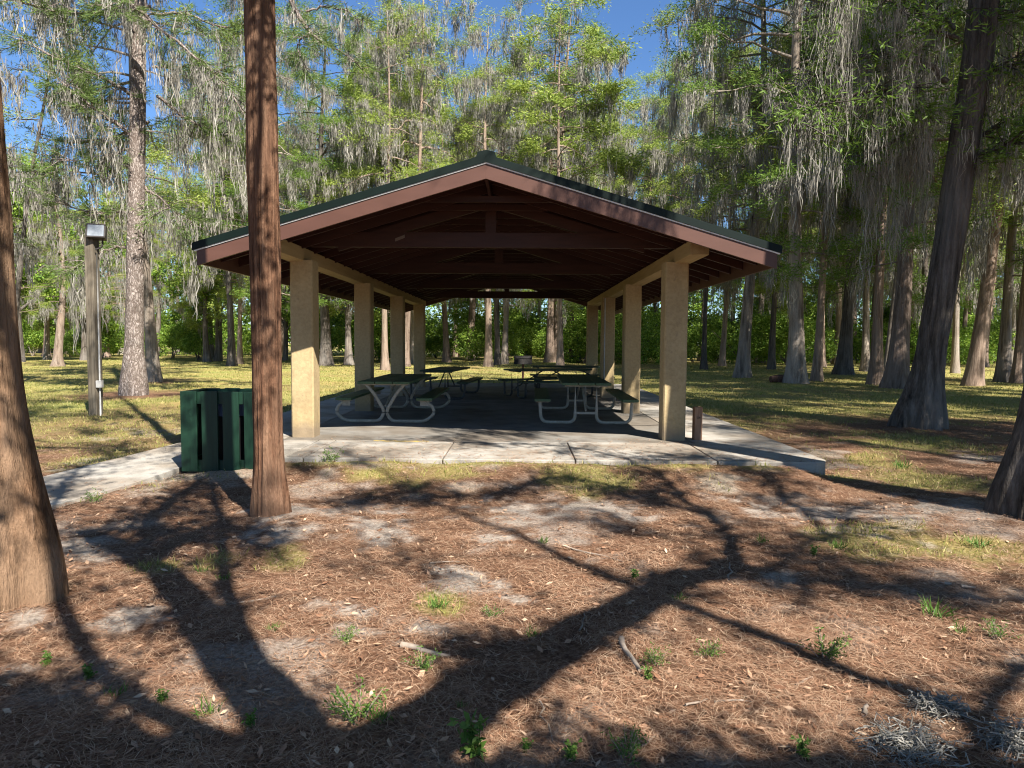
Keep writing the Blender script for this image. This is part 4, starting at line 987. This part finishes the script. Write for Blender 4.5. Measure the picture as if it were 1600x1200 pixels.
# ------------------------------------------------------------------ ground litter
def okground(x, y):
    return (path_dist(x, y) > .66) & ~((x > -4.85) & (x < 3.9) & (y > 8.46) & (y < 24.7)) 
def scatter(n, d0, d1, seed, wide=.86):
    r = np.random.default_rng(seed); y = d0*(d1/d0)**r.uniform(0, 1, n); x = r.uniform(-1, 1, n)*(wide*y+1.0); return x, y, r
def straw():
    x, y, r = scatter(430000, 1.5, 15, 5)
    g, s = masks(x, y); k = (r.uniform(0, 1, len(x)) < (1-.75*g)*(1-.86*s)) & okground(x, y) & (fbm(x*4, y*4, 0, 61, 3)+r.uniform(-.25, .25, len(x)) > .40)
    x, y = x[k], y[k]; N = len(x); a = r.uniform(0, 2*np.pi, N)
    L = r.uniform(.04, .14, N); wd = (.0007+.00043*y)*r.uniform(.7, 1.3, N); d = np.stack([np.cos(a), np.sin(a), r.normal(0, .10, N)], -1)
    z = gz(x, y)+r.uniform(.003, .018, N); c = np.stack([x, y, z], -1); sd = np.stack([-np.sin(a), np.cos(a), 0*a], -1)*wd[:, None]/2
    bend = np.stack([-np.sin(a), np.cos(a), 0*a], -1)*(r.normal(0, .12, N)*L)[:, None]
    p0 = c-d*L[:, None]/2; p1 = c+bend+np.array([0, 0, .006]); p2 = c+d*L[:, None]/2
    for p in (p0, p2): p[:, 2] = np.maximum(p[:, 2], gz(p[:, 0], p[:, 1])+.002)
    V = np.stack([p0-sd*.4, p0+sd*.4, p1+sd, p1-sd, p2+sd*.4, p2-sd*.4], 1)
    q = np.arange(N)[:, None]*6; b = MB(); b.add(V, np.concatenate([q+np.array([0, 1, 2, 3]), q+np.array([3, 2, 4, 5])]))
    x, y, r = scatter(9000, 1.5, 14, 25); g, s = masks(x, y); k = okground(x, y) & (r.uniform(0, 1, len(x)) < 1-.7*g); x, y = x[k], y[k]; N = len(x)
    a = r.uniform(0, 6.28, N); L = r.uniform(.010, .032, N); e = np.stack([np.cos(a), np.sin(a), r.normal(0, .25, N)], -1)*L[:, None]; f = np.stack([-np.sin(a), np.cos(a), r.normal(0, .3, N)], -1)*(L*r.uniform(.2, .5, N))[:, None]
    c = np.stack([x, y, gz(x, y)+r.uniform(.008, .022, N)], -1); b.add(np.stack([c-e, c+f, c+e, c-f], 1), np.arange(N*4).reshape(-1, 4))
    tag(b.build('pine_straw', M['straw']), 'fallen reddish brown pine needles covering the foreground soil', 'pine straw', kind='stuff')
straw()
def blown():
    r = np.random.default_rng(15); N = 1500; top = SL['top']
    x = np.concatenate([r.uniform(-2.9, 3.8, N), -4.7+r.normal(0, .5, 500)]); y = np.concatenate([8.5+1.9*r.uniform(0, 1, N)**1.8, r.uniform(4, 9.5, 500)])
    on = (x > -2.93) & (x < 3.82) & (y > 8.52); pd = path_dist(x, y); onp = (pd < .6) & (y < 9.0) & ~on; k = on | onp; x, y, on = x[k], y[k], on[k]; N = len(x)
    zp = np.interp(y, [0, 7.6, 8.2, 9.0], [.036, .04, .05, .085])+.004
    z = np.where(on, top+.004, zp); a = r.uniform(0, 6.28, N); L = r.uniform(.04, .15, N)[:, None]; d = np.stack([np.cos(a), np.sin(a), 0*a], -1); sd = np.stack([-np.sin(a), np.cos(a), 0*a], -1)*.0035
    c = np.stack([x, y, z], -1); m = c+sd*r.normal(0, 3, (N, 1))+np.array([0, 0, .006]); p0 = c-d*L/2; p2 = c+d*L/2
    V = np.stack([p0-sd*.5, p0+sd*.5, m+sd, m-sd, p2+sd*.5, p2-sd*.5], 1); q = np.arange(N)[:, None]*6; b = MB(); b.add(V, np.concatenate([q+np.array([0, 1, 2, 3]), q+np.array([3, 2, 4, 5])]))
    tag(b.build('pine_straw', M['straw']), 'loose pine needles blown across the concrete walkway and path', 'pine straw', kind='stuff')
blown()
def grass():
    x, y, r = scatter(520000, 2.2, 60, 6)
    g, s = masks(x, y); k = (r.uniform(0, 1, len(x)) < np.where(y < 9, .55, .8)*g**1.3) & okground(x, y) & (fbm(x*3, y*3, 0, 63, 3)+r.uniform(-.2, .2, len(x)) > .42)
    x, y = x[k], y[k]; N = len(x); a = r.uniform(0, 2*np.pi, N); h = r.uniform(.025, .065, N)*(1+.5*(vn(x*.7, y*.7, 0, 8)-.3)); wd = .004+.0011*y
    z = gz(x, y)-.004; c = np.stack([x, y, z], -1); sd = np.stack([np.cos(a), np.sin(a), 0*a], -1)*wd[:, None]/2
    t = c+np.stack([r.normal(0, .5, N)*h, r.normal(0, .5, N)*h, h], -1)
    b = MB(); b.add(np.stack([c-sd, c+sd, t], 1), np.arange(N*3).reshape(-1, 3))
    tag(b.build('grass', M['grass']), 'short yellow green grass of the lawn and thin patches in the straw', 'grass', kind='stuff')
grass()
def weed(kind, seed):
    rn = np.random.default_rng(seed); fo = Fol(seed); st = MB(); root = empty('weed_plant')
    if kind == 'broad':
        for k in range(5):
            h = rn.uniform(.10, .26); e = np.array([rn.normal(0, .05), rn.normal(0, .05), h]); st.tube([(0, 0, -.01), tuple(e*.5+rn.normal(0, .01, 3)), tuple(e)], [.004, .003, .002], 5)
            for t in np.linspace(.25, 1, 6): fo.spray([e*t], [[rn.normal(), rn.normal(), .4]], 4, .055, .03, spread=(.012, .012, .008), dirk=.5, down=.0)
    elif kind == 'bushy':
        for k in range(14):
            e = np.array([rn.normal(0, .09), rn.normal(0, .09), rn.uniform(.06, .17)]); st.tube([(e[0]*.2, e[1]*.2, -.01), tuple(e*.6), tuple(e)], [.003, .002, .0015], 4)
            for t in (.4, .6, .8, 1.): fo.spray([e*t], [e/np.linalg.norm(e)], 6, .03, .009, spread=(.012, .012, .012))
    else:
        for k in range(3):
            e = np.array([rn.normal(0, .02), rn.normal(0, .02), rn.uniform(.02, .05)]); st.tube([(0, 0, -.01), tuple(e)], [.003, .002], 4)
        fo.spray(np.zeros((1, 3)), [[0, 0, 1]], 34, .10, .008, spread=(.03, .03, .004), dirk=.9, down=0, jit=.5)
    st.build('stem', M['twig'] if kind == 'bushy' else M['weed'], root); fo.leaf_mb().build('foliage', M['weed'], root); return root
WD = {k: weed(k, 80+i) for i, k in enumerate(('broad', 'bushy', 'tuft'))}
WL = [(745, 1172, 'broad', 1.0, 'tallest leafy weed in the foreground, with pale top leaves'), (990, 903, 'broad', .45, None), (770, 962, 'bushy', .6, None), (685, 948, 'tuft', 1.2, None), (832, 992, 'tuft', .9, None), (890, 1178, 'broad', .5, None), (820, 1160, 'broad', .35, None),
      (1290, 1025, 'bushy', 1.1, 'bushy round green weed right of the pale broken stick'), (1105, 1028, 'bushy', .7, None), (1025, 1040, 'bushy', .75, None), (1015, 1060, 'broad', .4, None), (75, 1042, 'broad', .4, None), (139, 1062, 'broad', .45, None), (182, 1088, 'tuft', .8, None), (251, 1103, 'broad', .4, None), (322, 1122, 'tuft', 1.1, None), (390, 1142, 'broad', .4, None), (560, 1128, 'bushy', 1.2, None), (590, 1130, 'tuft', 1.2, None), (316, 896, 'tuft', .8, None), (350, 904, 'tuft', .8, None), (1258, 1180, 'broad', .5, None), (1465, 958, 'tuft', 1.7, 'tall thin grass tuft on the right side of the straw'), (722, 1102, 'tuft', .5, None), (1500, 985, 'tuft', 1.0, None), (520, 735, 'bushy', 1.4, 'small dark shrub against the walkway edge near the red trunk'), (850, 850, 'tuft', .9, None), (1270, 870, 'broad', .5, None), (1310, 860, 'tuft', 1.2, None), (980, 1180, 'bushy', .9, None), (430, 985, 'tuft', .7, None), (1060, 935, 'tuft', .8, None), (660, 1050, 'bushy', .8, None), (540, 1010, 'bushy', .7, None), (1410, 730, 'tuft', 2.0, None), (150, 790, 'bushy', 1.0, 'feathery weed beside the lower edge of the concrete path'), (1530, 850, 'tuft', 1.5, None), (1560, 1000, 'bushy', .8, None), (1190, 850, 'tuft', 1., None)]
for px, py, kd, s, lab in WL:
    x, y = gp(px, py); o = WD[kd] if id(WD[kd]) not in used else copy_tree(WD[kd]); used.add(id(WD[kd]))
    o.location = (x, y, float(gz(x, y))-.003); o.scale = (s*.72,)*3; o.rotation_euler = (0, 0, rq.uniform(0, 6.28))
    dl = {'broad': 'small broad leaved weed sprouting from the pine straw', 'bushy': 'low fine leaved weed sprouting from the pine straw', 'tuft': 'thin green grass tuft growing through the pine straw'}[kd]
    tag(o, lab or dl, 'weed', None if lab else {'broad': 'small broad leaved weeds', 'bushy': 'low fine leaved weeds', 'tuft': 'grass tufts in the straw'}[kd])
def stick(a, b, r, label, group=None):
    (x0, y0), (x1, y1) = gp(*a), gp(*b); n = 7; t = np.linspace(0, 1, n); L = math.hypot(x1-x0, y1-y0)
    x = x0+(x1-x0)*t+rq.normal(0, .02*L, n); y = y0+(y1-y0)*t+rq.normal(0, .02*L, n); z = gz(x, y)+r*.8+.006
    m = MB(); m.tube(np.stack([x-x0, y-y0, z], -1), r*np.linspace(1, .6, n)*rq.uniform(.85, 1.1, n), 7)
    tag(m.build('stick', M['twig'], smooth=True, loc=(x0, y0, 0)), label, 'stick', group)
for a, b, r, lab in (((970, 1005), (998, 1052), .017, 'thick pale broken stick lying right of centre in the straw'), ((627, 1017), (703, 1030), .016, 'thick reddish stick lying in the limb shadow'), ((880, 853), (973, 875), .008, 'long thin stick in the straw in front of the walkway, right of centre'), ((843, 1087), (868, 1160), .005, 'thin dark twig right of the tallest weed'), ((1003, 1162), (1035, 1138), .006, 'pale twig lying at the lower edge, right of the weeds'), ((673, 882), (717, 877), .007, 'short pale stick near the sandy spot'), ((1070, 1101), (1106, 1094), .006, 'short whitish twig, left one of two side by side'), ((1117, 1097), (1178, 1097), .005, 'longer whitish twig, right one of two side by side'), ((1242, 1070), (1269, 1056), .006, 'short straight twig below the bushy weed'), ((1220, 1008), (1259, 1013), .006, 'pale twig touching the bushy round weed'), ((1350, 1118), (1355, 1102), .013, 'short pale wood chip in the straw on the lower right'), ((353, 947), (433, 932), .006, 'long dark twig in the straw right of the big left trunk'), ((1476, 909), (1488, 911), .014, 'pale flat wood piece in the shade on the right, left one of two'), ((1502, 914), (1524, 916), .012, 'pale flat wood piece in the shade on the right, right one of two'), ((906, 985), (914, 960), .006, 'short upright looking twig in the limb shadow'), ((1138, 905), (1143, 880), .008, 'pale curved twig where the limb shadows fork')):
    stick(a, b, r, lab)
def moss_clump(px, py, rx, ry, h, lab):
    x, y = gp(px, py); rn = np.random.default_rng(int(px)); N = 330; b = MB()
    for k in range(N):
        a = rn.uniform(0, 6.28); q = rn.uniform(0, 1)**.6; c = np.array([rx*q*math.cos(a), ry*q*math.sin(a), .008+h*(1-q*q)*rn.uniform(.4, 1)])
        t = np.cumsum(rn.normal(0, .022, (5, 3))*np.array([1, 1, .6]), 0); p = c+t; p[:, 2] = np.maximum(p[:, 2], .004)
        b.tube(p, .0022, 3, cap=False)
    tag(b.build('moss_clump', M['moss'], loc=(x, y, float(gz(x, y)))), lab, 'moss clump')
moss_clump(1418, 1172, .125, .095, .06, 'pale grey fallen moss clump at the bottom edge, largest of the three')
moss_clump(1588, 1165, .11, .09, .05, 'fallen grey moss clump at the lower right corner')
moss_clump(1462, 1105, .07, .05, .03, 'small fallen grey moss clump above the largest clump')
